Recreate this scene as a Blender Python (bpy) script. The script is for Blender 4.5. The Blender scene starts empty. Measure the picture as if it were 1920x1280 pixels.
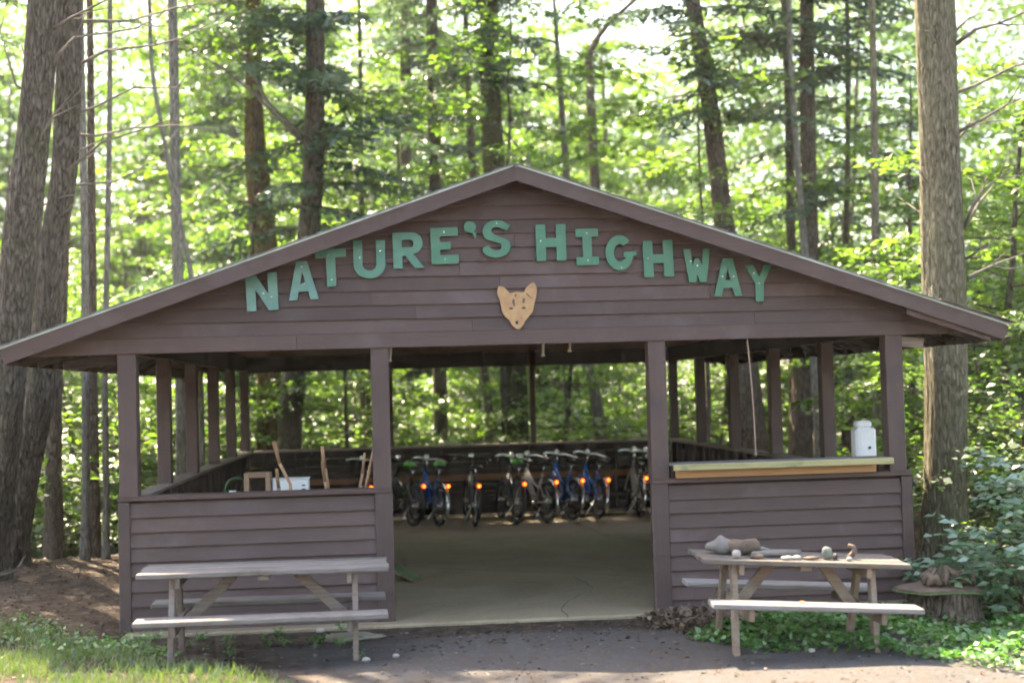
import bpy, math, random
import numpy as np
from mathutils import Vector, Matrix
random.seed(7)
rng = np.random.default_rng(7)
sc = bpy.context.scene
C = sc.collection
R_ = math.radians

# ------------------------------------------------------------------ camera, sky, sun, exposure
FPX = 2600.0
CAM = np.array([2.3685, -12.9226, 2.1189])
YAW, PIT, ROL = 0.09, 0.0357, -0.0275
def cam_axes():
    cy, sy, cp, sp = math.cos(YAW), math.sin(YAW), math.cos(PIT), math.sin(PIT)
    fwd = np.array([sy*cp, cy*cp, sp]); right = np.array([cy, -sy, 0.0]); up = np.cross(right, fwd)
    c, s = math.cos(ROL), math.sin(ROL)
    return c*right+s*up, -s*right+c*up, fwd
AR, AU, AF = cam_axes()
cam_d = bpy.data.cameras.new('camera')
cam_d.sensor_width = 36.0
cam_d.lens = FPX/1920*36.0
cam_d.clip_start = 0.1
cam_d.clip_end = 3000
cam_d.dof.use_dof = True
cam_d.dof.focus_distance = 13.5
cam_d.dof.aperture_fstop = 0.95
cam = bpy.data.objects.new('camera', cam_d)
C.objects.link(cam)
cam.matrix_world = Matrix(((AR[0], AU[0], -AF[0], CAM[0]), (AR[1], AU[1], -AF[1], CAM[1]),
                           (AR[2], AU[2], -AF[2], CAM[2]), (0, 0, 0, 1)))
sc.camera = cam

SUN_EL, SUN_AZ = R_(57), R_(-26)          # azimuth from +Y (behind the shelter), negative to the left
world = bpy.data.worlds.new('World')
sc.world = world
world.use_nodes = True
wn = world.node_tree
sky = wn.nodes.new('ShaderNodeTexSky')
sky.sky_type = 'NISHITA'
sky.sun_disc = False
sky.sun_elevation = SUN_EL
sky.sun_rotation = SUN_AZ
sky.air_density = 1.0
sky.dust_density = 2.5
bg = wn.nodes['Background']
bg.inputs['Strength'].default_value = 0.15
wn.links.new(sky.outputs[0], bg.inputs['Color'])

sun_d = bpy.data.lights.new('sun', 'SUN')
sun_d.energy = 5.0
sun_d.angle = R_(0.53)
sun_d.color = (1.0, 0.93, 0.80)
sun = bpy.data.objects.new('sun', sun_d)
C.objects.link(sun)
SUN_DIR = Vector((math.sin(SUN_AZ)*math.cos(SUN_EL), math.cos(SUN_AZ)*math.cos(SUN_EL), math.sin(SUN_EL)))
sun.rotation_euler = SUN_DIR.to_track_quat('Z', 'Y').to_euler()

sc.view_settings.view_transform = 'Standard'
sc.view_settings.look = 'None'
sc.view_settings.exposure = 2.55
sc.view_settings.use_white_balance = True
sc.view_settings.white_balance_temperature = 7900
sc.view_settings.white_balance_tint = 12
sc.view_settings.gamma = 1.0
sc.view_settings.use_curve_mapping = False
sc.render.engine = 'CYCLES'
cy = sc.cycles
cy.max_bounces = 5; cy.diffuse_bounces = 4; cy.glossy_bounces = 2; cy.transmission_bounces = 4
cy.caustics_reflective = False; cy.caustics_refractive = False
cy.sample_clamp_indirect = 6.0
cy.use_denoising = True
cy.use_adaptive_sampling = True; cy.adaptive_threshold = 0.03; cy.adaptive_min_samples = 24
cy.filter_width = 1.9

# ------------------------------------------------------------------ pixel <-> place helpers
def at(u, v, d):
    """point at forward distance d on the sight line of photo pixel (u, v)"""
    return CAM + d*(AF + AR*((u-960)/FPX) + AU*((640-v)/FPX))
def on_z(u, v, z):
    q = AF + AR*((u-960)/FPX) + AU*((640-v)/FPX)
    return CAM + q*((z-CAM[2])/q[2])
def on_y(u, v, y):
    q = AF + AR*((u-960)/FPX) + AU*((640-v)/FPX)
    return CAM + q*((y-CAM[1])/q[1])
def project(P):
    q = np.asarray(P) - CAM
    zz = q@AF
    return 960+FPX*(q@AR)/zz, 640-FPX*(q@AU)/zz, zz

# ------------------------------------------------------------------ materials
def nt_new(name):
    m = bpy.data.materials.new(name)
    m.use_nodes = True
    nt = m.node_tree
    for n in list(nt.nodes): nt.nodes.remove(n)
    out = nt.nodes.new('ShaderNodeOutputMaterial')
    return m, nt, out
def N(nt, t, **kw):
    n = nt.nodes.new(t)
    for k, v in kw.items():
        if k.startswith('i_'): n.inputs[k[2:].replace('_', ' ')].default_value = v
        else: setattr(n, k, v)
    return n
def L(nt, a, b): nt.links.new(a, b)
def ramp(nt, fac, stops):
    r = nt.nodes.new('ShaderNodeValToRGB')
    el = r.color_ramp.elements
    while len(el) < len(stops): el.new(0.5)
    for e, (p, c) in zip(el, stops):
        e.position = p; e.color = (c[0], c[1], c[2], 1)
    L(nt, fac, r.inputs[0])
    return r
def coords(nt, scale=(1, 1, 1), kind='Object', rot=(0, 0, 0)):
    tc = nt.nodes.new('ShaderNodeTexCoord')
    mp = nt.nodes.new('ShaderNodeMapping')
    mp.inputs['Scale'].default_value = scale
    mp.inputs['Rotation'].default_value = rot
    L(nt, tc.outputs[kind], mp.inputs[0])
    return mp.outputs[0]
def obj_shift(nt, vec, amount=37.0):
    oi = nt.nodes.new('ShaderNodeObjectInfo')
    mu = N(nt, 'ShaderNodeMath', operation='MULTIPLY'); mu.inputs[1].default_value = amount
    L(nt, oi.outputs['Random'], mu.inputs[0])
    ad = N(nt, 'ShaderNodeVectorMath', operation='ADD')
    L(nt, vec, ad.inputs[0]); L(nt, mu.outputs[0], ad.inputs[1])
    return ad.outputs[0], oi.outputs['Random']
def mixc(nt, fac, a, b, mode='MIX'):
    m = nt.nodes.new('ShaderNodeMix'); m.data_type = 'RGBA'; m.blend_type = mode
    for s, val in ((0, fac), (6, a), (7, b)):
        if hasattr(val, 'links') or hasattr(val, 'node'): L(nt, val, m.inputs[s])
        elif s == 0: m.inputs[0].default_value = val
        else: m.inputs[s].default_value = (val[0], val[1], val[2], 1)
    return m.outputs[2]
def noise(nt, vec, scale=5, detail=5, rough=0.6, dist=0.0):
    n = N(nt, 'ShaderNodeTexNoise'); n.inputs['Scale'].default_value = scale
    n.inputs['Detail'].default_value = detail; n.inputs['Roughness'].default_value = rough
    n.inputs['Distortion'].default_value = dist
    L(nt, vec, n.inputs['Vector'])
    return n.outputs['Fac']
def bump(nt, h, strength=0.3, dist=0.01):
    b = N(nt, 'ShaderNodeBump'); b.inputs['Strength'].default_value = strength; b.inputs['Distance'].default_value = dist
    L(nt, h, b.inputs['Height'])
    return b.outputs[0]
def principled(nt, out, col, rough=0.6, normal=None, metallic=0.0, spec=0.5):
    p = nt.nodes.new('ShaderNodeBsdfPrincipled')
    if hasattr(col, 'node'): L(nt, col, p.inputs['Base Color'])
    else: p.inputs['Base Color'].default_value = (col[0], col[1], col[2], 1)
    if hasattr(rough, 'node'): L(nt, rough, p.inputs['Roughness'])
    else: p.inputs['Roughness'].default_value = rough
    p.inputs['Metallic'].default_value = metallic
    p.inputs['Specular IOR Level'].default_value = spec
    if normal is not None: L(nt, normal, p.inputs['Normal'])
    L(nt, p.outputs[0], out.inputs[0])
    return p

def wood_mat(name, c0, c1, c2, grain=(1.2, 30, 30), rough=0.75, bstr=0.25, patch=None, patch_col=None, tint=0.25, scuff=None):
    """grain runs along local X unless the scale says otherwise"""
    m, nt, out = nt_new(name)
    v, rnd = obj_shift(nt, coords(nt, (1, 1, 1)))
    mp = nt.nodes.new('ShaderNodeMapping'); mp.inputs['Scale'].default_value = grain; L(nt, v, mp.inputs[0])
    g = noise(nt, mp.outputs[0], 2.0, 8, 0.65, 0.6)
    col = ramp(nt, g, [(0.25, c0), (0.5, c1), (0.75, c2)]).outputs[0]
    if patch:
        p = noise(nt, v, patch, 6, 0.65)
        pr = ramp(nt, p, [(0.52, (0, 0, 0)), (0.68, (1, 1, 1))]).outputs[0]
        col = mixc(nt, pr, col, patch_col)
    if scuff:
        p2 = noise(nt, v, 11, 7, 0.75, 0.5)
        col = mixc(nt, ramp(nt, p2, [(0.66, (0, 0, 0)), (0.76, (0.5, 0.5, 0.5))]).outputs[0], col, scuff)
        p3 = noise(nt, v, 0.7, 4, 0.6)
        col = mixc(nt, ramp(nt, p3, [(0.35, (0, 0, 0)), (0.7, (0.4, 0.4, 0.4))]).outputs[0], col, tuple(c*0.75 for c in c0))
    mr = N(nt, 'ShaderNodeMapRange'); mr.inputs[3].default_value = 1-tint; mr.inputs[4].default_value = 1+tint
    L(nt, rnd, mr.inputs[0])
    col = mixc(nt, 1.0, col, mr.outputs[0], 'MULTIPLY')
    principled(nt, out, col, rough, bump(nt, g, bstr, 0.004))
    return m

M = {}
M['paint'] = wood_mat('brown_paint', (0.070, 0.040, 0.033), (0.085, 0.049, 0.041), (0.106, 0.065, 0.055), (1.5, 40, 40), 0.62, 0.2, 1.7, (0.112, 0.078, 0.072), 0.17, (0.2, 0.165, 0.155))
M['paint_v'] = wood_mat('brown_paint_upright', (0.072, 0.042, 0.036), (0.086, 0.052, 0.045), (0.108, 0.069, 0.06), (40, 40, 1.5), 0.6, 0.2, 2.2, (0.060, 0.039, 0.035), 0.12, (0.2, 0.165, 0.155))
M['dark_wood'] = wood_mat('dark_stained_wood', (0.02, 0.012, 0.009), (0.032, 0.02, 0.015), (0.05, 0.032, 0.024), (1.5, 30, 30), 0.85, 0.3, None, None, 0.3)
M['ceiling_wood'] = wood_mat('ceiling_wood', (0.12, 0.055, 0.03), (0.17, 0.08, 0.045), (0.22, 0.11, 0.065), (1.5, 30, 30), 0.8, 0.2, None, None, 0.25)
M['rail_wood'] = wood_mat('rail_wood', (0.22, 0.09, 0.04), (0.3, 0.13, 0.06), (0.38, 0.19, 0.09), (1.5, 30, 30), 0.8, 0.2, None, None, 0.2)
M['grey_wood'] = wood_mat('weathered_grey_wood', (0.085, 0.074, 0.066), (0.15, 0.135, 0.125), (0.215, 0.198, 0.188), (1.6, 45, 45), 0.8, 0.5, 3.0, (0.11, 0.09, 0.072), 0.2)
M['brown_top'] = wood_mat('weathered_brown_grey_wood', (0.07, 0.06, 0.05), (0.115, 0.10, 0.088), (0.165, 0.15, 0.135), (1.6, 45, 45), 0.8, 0.5, 3.0, (0.15, 0.11, 0.07), 0.2)
M['pale_seat'] = wood_mat('pale_weathered_wood', (0.13, 0.12, 0.113), (0.215, 0.204, 0.2), (0.29, 0.28, 0.276), (1.6, 45, 45), 0.65, 0.4, 3.0, (0.2, 0.17, 0.14), 0.15)
M['tan_wood'] = wood_mat('tan_lumber', (0.14, 0.094, 0.065), (0.2, 0.142, 0.102), (0.27, 0.205, 0.155), (1.6, 40, 40), 0.75, 0.35, 2.5, (0.27, 0.23, 0.19), 0.2)
M['leg_wood'] = wood_mat('brown_grey_lumber', (0.12, 0.09, 0.07), (0.19, 0.145, 0.12), (0.27, 0.22, 0.19), (1.6, 40, 40), 0.8, 0.35, 2.5, (0.2, 0.18, 0.16), 0.25)
M['orange_wood'] = wood_mat('fresh_orange_pine', (0.42, 0.2, 0.075), (0.5, 0.26, 0.11), (0.56, 0.32, 0.15), (1.0, 25, 25), 0.6, 0.15, None, None, 0.05)
M['counter_edge'] = wood_mat('mossy_counter_edge', (0.22, 0.2, 0.09), (0.34, 0.3, 0.14), (0.42, 0.38, 0.2), (1.0, 20, 20), 0.7, 0.25, 4.0, (0.2, 0.2, 0.1), 0.05)
M['stick'] = wood_mat('peeled_stick', (0.2, 0.1, 0.055), (0.34, 0.2, 0.11), (0.44, 0.29, 0.18), (14, 14, 2), 0.75, 0.4, 5.0, (0.16, 0.09, 0.06), 0.35)
M['plywood'] = wood_mat('plywood_box', (0.22, 0.13, 0.08), (0.3, 0.19, 0.12), (0.36, 0.24, 0.16), (2, 20, 20), 0.8, 0.2, None, None, 0.1)

def simple(name, col, rough=0.5, metallic=0.0, var=0.12, scale=9.0, bstr=0.0, spec=0.5):
    m, nt, out = nt_new(name)
    v, rnd = obj_shift(nt, coords(nt))
    g = noise(nt, v, scale, 5, 0.6)
    lo = tuple(c*(1-var) for c in col); hi = tuple(min(1, c*(1+var)) for c in col)
    c = ramp(nt, g, [(0.3, lo), (0.7, hi)]).outputs[0]
    principled(nt, out, c, rough, bump(nt, g, bstr, 0.01) if bstr else None, metallic, spec)
    return m
M['tyre'] = simple('black_rubber', (0.012, 0.012, 0.013), 0.75)
M['black'] = simple('black_paint', (0.012, 0.012, 0.014), 0.35)
M['blue'] = simple('blue_bike_paint', (0.015, 0.14, 0.55), 0.22)
M['charcoal'] = simple('charcoal_bike_paint', (0.03, 0.032, 0.036), 0.25)
M['tan_bike'] = simple('beige_bike_paint', (0.58, 0.5, 0.43), 0.3)
M['chrome'] = simple('bright_metal', (0.82, 0.83, 0.82), 0.2, 1.0)
M['white'] = simple('white_plastic', (0.75, 0.76, 0.75), 0.4, 0, 0.06)
M['green_plastic'] = simple('green_plastic', (0.06, 0.42, 0.03), 0.4)
M['lime_plastic'] = simple('lime_plastic', (0.36, 0.55, 0.02), 0.4)
M['hose'] = simple('green_hose', (0.012, 0.07, 0.015), 0.4)
M['amber'] = simple('amber_reflector', (0.8, 0.3, 0.02), 0.2)
M['white_reflector'] = simple('white_reflector', (0.85, 0.85, 0.82), 0.15)
M['screw'] = simple('screw_head', (0.75, 0.75, 0.72), 0.25, 0.8)
M['rope'] = simple('tan_cord', (0.3, 0.2, 0.15), 0.9)
M['fox_dark'] = simple('dark_paint_mark', (0.03, 0.03, 0.028), 0.6)
M['cloth_strap'] = simple('pale_strap', (0.5, 0.44, 0.36), 0.9)
M['shingle'] = simple('asphalt_shingle', (0.16, 0.17, 0.16), 0.95, 0, 0.4, 30, 0.5)
M['drip_metal'] = simple('pale_drip_edge', (0.45, 0.5, 0.46), 0.45, 0.3, 0.2)
M['stone'] = simple('grey_stone', (0.165, 0.155, 0.14), 0.85, 0, 0.3, 8, 0.5)
M['stone_flat'] = simple('flat_tan_stone', (0.23, 0.215, 0.165), 0.9, 0, 0.25, 6, 0.5)
M['stone_white'] = simple('pale_pebble', (0.33, 0.3, 0.27), 0.7, 0, 0.15)
M['driftwood'] = simple('brown_driftwood', (0.14, 0.098, 0.07), 0.85, 0, 0.4, 12, 0.6)
M['stone_green'] = simple('greenish_stone', (0.14, 0.155, 0.13), 0.85, 0, 0.3, 12, 0.4)
M['orange_leaf'] = simple('orange_leaf', (0.5, 0.14, 0.05), 0.7)
M['green_turf'] = simple('mossy_green_top', (0.10, 0.16, 0.06), 0.95, 0, 0.5, 35, 0.8)
M['rustpink'] = simple('faded_pink_plastic', (0.3, 0.09, 0.08), 0.6)

def letter_mat(name='green_sign_paint', cs=((0.028, 0.14, 0.082), (0.04, 0.185, 0.11), (0.07, 0.235, 0.15))):
    m, nt, out = nt_new(name)
    v, rnd = obj_shift(nt, coords(nt))
    g = noise(nt, v, 7, 5, 0.6)
    c = ramp(nt, g, [(0.25, cs[0]), (0.6, cs[1]), (0.85, cs[2])]).outputs[0]
    principled(nt, out, c, 0.38, bump(nt, g, 0.06, 0.01))
    return m
M['letter'] = letter_mat()
M['letter_half_sheen'] = letter_mat('green_sign_paint_half_sheen', ((0.045, 0.17, 0.12), (0.065, 0.225, 0.16), (0.1, 0.28, 0.21)))  # weaker sky sheen mixed into the green
M['letter_sky_sheen'] = letter_mat('green_sign_paint_sky_sheen', ((0.07, 0.2, 0.17), (0.12, 0.29, 0.25), (0.2, 0.36, 0.33)))  # pale blue sheen of the sky put into the paint colour

def fox_mat():
    m, nt, out = nt_new('tan_fox_paint')
    v = coords(nt)
    g = noise(nt, v, 9, 6, 0.7)
    c = ramp(nt, g, [(0.25, (0.32, 0.14, 0.075)), (0.45, (0.42, 0.235, 0.115)), (0.6, (0.47, 0.30, 0.14)), (0.75, (0.42, 0.31, 0.09))]).outputs[0]
    principled(nt, out, c, 0.7, bump(nt, g, 0.2, 0.004))
    return m
M['fox'] = fox_mat()

def light_mat(name, col, strength):
    m, nt, out = nt_new(name)
    e = N(nt, 'ShaderNodeEmission'); e.inputs[0].default_value = (*col, 1); e.inputs[1].default_value = strength
    L(nt, e.outputs[0], out.inputs[0])
    return m
M['tail_lit'] = light_mat('lit_tail_light', (1.0, 0.24, 0.03), 0.9)
M['tail_halo'] = light_mat('lit_red_lens', (1.0, 0.02, 0.008), 0.13)

def concrete_mat():
    m, nt, out = nt_new('concrete')
    v = coords(nt)
    a = noise(nt, v, 0.8, 8, 0.7, 0.8); b = noise(nt, v, 26, 5, 0.7)
    c = ramp(nt, a, [(0.3, (0.18, 0.135, 0.075)), (0.5, (0.275, 0.215, 0.13)), (0.7, (0.37, 0.30, 0.195))]).outputs[0]
    c = mixc(nt, 0.35, c, ramp(nt, b, [(0.3, (0.16, 0.125, 0.08)), (0.7, (0.38, 0.315, 0.22))]).outputs[0])
    principled(nt, out, c, 0.7, bump(nt, b, 0.25, 0.005))
    return m
M['concrete'] = concrete_mat()
M['crack'] = simple('floor_crack', (0.085, 0.07, 0.05), 1.0)

def ground_mat():
    m, nt, out = nt_new('ground')
    v = coords(nt)
    big = noise(nt, v, 0.9, 6, 0.65); mid = noise(nt, v, 6, 6, 0.7); fine = noise(nt, v, 60, 4, 0.7)
    litter = ramp(nt, mid, [(0.3, (0.022, 0.016, 0.011)), (0.46, (0.046, 0.033, 0.023)), (0.58, (0.08, 0.058, 0.042)), (0.72, (0.155, 0.118, 0.085))]).outputs[0]
    tar = ramp(nt, fine, [(0.25, (0.04, 0.037, 0.035)), (0.55, (0.09, 0.085, 0.082)), (0.8, (0.165, 0.155, 0.148))]).outputs[0]
    tar = mixc(nt, ramp(nt, mid, [(0.45, (0, 0, 0)), (0.7, (0.75, 0.75, 0.75))]).outputs[0], tar, litter)
    # worn paved strip in front of the doorway, edges broken by noise
    sx = N(nt, 'ShaderNodeSeparateXYZ'); L(nt, v, sx.inputs[0])
    def mr(src, a, b, c=0.0, d=1.0):
        n = N(nt, 'ShaderNodeMapRange'); n.interpolation_type = 'SMOOTHSTEP'
        n.inputs[1].default_value = a; n.inputs[2].default_value = b; n.inputs[3].default_value = c; n.inputs[4].default_value = d
        L(nt, src, n.inputs[0]); return n.outputs[0]
    def math_(op, a, b):
        n = N(nt, 'ShaderNodeMath', operation=op)
        for k, s in enumerate((a, b)):
            if hasattr(s, 'node'): L(nt, s, n.inputs[k])
            else: n.inputs[k].default_value = s
        return n.outputs[0]
    x = math_('ADD', sx.outputs[0], math_('MULTIPLY', math_('SUBTRACT', big, 0.5), 2.2))
    y = math_('ADD', sx.outputs[1], math_('MULTIPLY', math_('SUBTRACT', big, 0.5), 1.6))
    # boundary runs from the left table towards the lower left
    edge_left = mr(math_('ADD', x, math_('MULTIPLY', y, 0.25)), 0.8, 1.6)
    front = mr(y, -0.5, -1.2)
    mask = math_('MULTIPLY', edge_left, front)
    col = mixc(nt, mask, litter, tar)
    principled(nt, out, col, 0.95, bump(nt, mid, 0.6, 0.03), spec=0.2)
    return m
M['ground'] = ground_mat()

def bark_mat(name, c0, c1, c2, moss=None, moss_amt=0.5):
    m, nt, out = nt_new(name)
    v, rnd = obj_shift(nt, coords(nt))
    mp = nt.nodes.new('ShaderNodeMapping'); mp.inputs['Scale'].default_value = (26, 26, 5.0); L(nt, v, mp.inputs[0])
    g = noise(nt, mp.outputs[0], 1.0, 8, 0.68, 1.2)
    vo = N(nt, 'ShaderNodeTexVoronoi'); vo.feature = 'DISTANCE_TO_EDGE'; vo.inputs['Scale'].default_value = 1.1
    mp2 = nt.nodes.new('ShaderNodeMapping'); mp2.inputs['Scale'].default_value = (20, 20, 5.0); L(nt, v, mp2.inputs[0])
    ad = N(nt, 'ShaderNodeVectorMath', operation='ADD'); L(nt, mp2.outputs[0], ad.inputs[0])
    gs = N(nt, 'ShaderNodeMath', operation='MULTIPLY'); gs.inputs[1].default_value = 1.5; L(nt, g, gs.inputs[0]); L(nt, gs.outputs[0], ad.inputs[1])
    L(nt, ad.outputs[0], vo.inputs['Vector'])
    h = N(nt, 'ShaderNodeMath', operation='MULTIPLY_ADD'); h.inputs[1].default_value = 0.8
    L(nt, vo.outputs[0], h.inputs[0]); L(nt, g, h.inputs[2])
    col = ramp(nt, h.outputs[0], [(0.42, c0), (0.56, c1), (0.76, c2)]).outputs[0]
    if moss:
        n2 = noise(nt, v, 1.3, 6, 0.7)
        col = mixc(nt, ramp(nt, n2, [(0.62-0.35*moss_amt, (0, 0, 0)), (0.86-0.3*moss_amt, (0.75, 0.75, 0.75))]).outputs[0], col, moss)
    principled(nt, out, col, 0.92, bump(nt, h.outputs[0], 1.0, 0.05), spec=0.2)
    return m
M['bark_grey'] = bark_mat('grey_bark', (0.036, 0.028, 0.02), (0.10, 0.08, 0.059), (0.175, 0.148, 0.115), (0.075, 0.085, 0.04), 0.35)
M['bark_brown'] = bark_mat('brown_bark', (0.045, 0.032, 0.023), (0.115, 0.085, 0.063), (0.19, 0.15, 0.115), (0.06, 0.065, 0.03), 0.3)
M['bark_tan'] = bark_mat('tan_bark', (0.06, 0.052, 0.033), (0.165, 0.142, 0.095), (0.26, 0.23, 0.16), (0.13, 0.135, 0.07), 0.5)
M['bark_orange'] = bark_mat('orange_brown_bark', (0.06, 0.038, 0.018), (0.15, 0.095, 0.045), (0.22, 0.15, 0.075), (0.12, 0.11, 0.05), 0.3)
M['bark_moss'] = bark_mat('mossy_bark', (0.04, 0.035, 0.02), (0.085, 0.075, 0.04), (0.13, 0.115, 0.065), (0.075, 0.085, 0.025), 0.8)
M['bark_pale'] = bark_mat('pale_bark', (0.10, 0.09, 0.075), (0.21, 0.19, 0.16), (0.3, 0.28, 0.24), (0.16, 0.17, 0.10), 0.3)
M['dead_twig'] = simple('dead_twig', (0.17, 0.145, 0.125), 0.9, 0, 0.4, 8)

def leaf_mat(name, stops, trans=0.5, tcol=(1.25, 1.35, 0.6), rough=0.45, gloss=0.08):
    m, nt, out = nt_new(name)
    ge = nt.nodes.new('ShaderNodeNewGeometry')
    oi = nt.nodes.new('ShaderNodeObjectInfo')
    a = N(nt, 'ShaderNodeMath', operation='MULTIPLY_ADD'); a.inputs[1].default_value = 0.75
    mu = N(nt, 'ShaderNodeMath', operation='MULTIPLY'); mu.inputs[1].default_value = 0.25; L(nt, oi.outputs['Random'], mu.inputs[0])
    L(nt, ge.outputs['Random Per Island'], a.inputs[0]); L(nt, mu.outputs[0], a.inputs[2])
    col = ramp(nt, a.outputs[0], stops).outputs[0]
    df = N(nt, 'ShaderNodeBsdfDiffuse'); L(nt, col, df.inputs[0])
    tr = N(nt, 'ShaderNodeBsdfTranslucent')
    L(nt, mixc(nt, 1.0, col, tcol, 'MULTIPLY'), tr.inputs[0])
    mx = N(nt, 'ShaderNodeMixShader'); mx.inputs[0].default_value = trans
    L(nt, df.outputs[0], mx.inputs[1]); L(nt, tr.outputs[0], mx.inputs[2])
    gl = N(nt, 'ShaderNodeBsdfGlossy'); gl.inputs['Roughness'].default_value = rough; gl.inputs[0].default_value = (1, 1, 1, 1)
    m2 = N(nt, 'ShaderNodeMixShader'); m2.inputs[0].default_value = gloss
    L(nt, mx.outputs[0], m2.inputs[1]); L(nt, gl.outputs[0], m2.inputs[2])
    L(nt, m2.outputs[0], out.inputs[0])
    return m
M['leaf'] = leaf_mat('broad_leaf', [(0.0, (0.065, 0.13, 0.028)), (0.5, (0.115, 0.205, 0.042)), (1.0, (0.175, 0.265, 0.055))], 0.6, (1.4, 1.55, 0.7))
M['leaf_dark'] = leaf_mat('dark_broad_leaf', [(0.0, (0.035, 0.085, 0.03)), (0.5, (0.065, 0.135, 0.045)), (1.0, (0.10, 0.18, 0.06))], 0.5)
M['needle'] = leaf_mat('hemlock_needles', [(0.0, (0.045, 0.09, 0.055)), (0.6, (0.08, 0.14, 0.085)), (1.0, (0.13, 0.19, 0.11))], 0.42, (1.1, 1.2, 0.8), 0.4, 0.1)
M['shrub_leaf'] = leaf_mat('blue_green_leaf', [(0.0, (0.07, 0.17, 0.085)), (0.6, (0.125, 0.25, 0.13)), (1.0, (0.2, 0.33, 0.15))], 0.42, (1.3, 1.4, 0.7), 0.4, 0.13)
M['cover_leaf'] = leaf_mat('ground_cover_leaf', [(0.0, (0.05, 0.15, 0.03)), (0.6, (0.09, 0.24, 0.05)), (1.0, (0.14, 0.30, 0.07))], 0.4)
M['grass'] = leaf_mat('grass_blade', [(0.0, (0.05, 0.11, 0.03)), (0.5, (0.09, 0.16, 0.04)), (1.0, (0.20, 0.22, 0.07))], 0.4)
M['dead_leaf'] = leaf_mat('dead_leaf', [(0.0, (0.05, 0.03, 0.018)), (0.5, (0.12, 0.08, 0.05)), (1.0, (0.22, 0.16, 0.105))], 0.15, (1, 1, 1), 0.5, 0.04)

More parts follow.
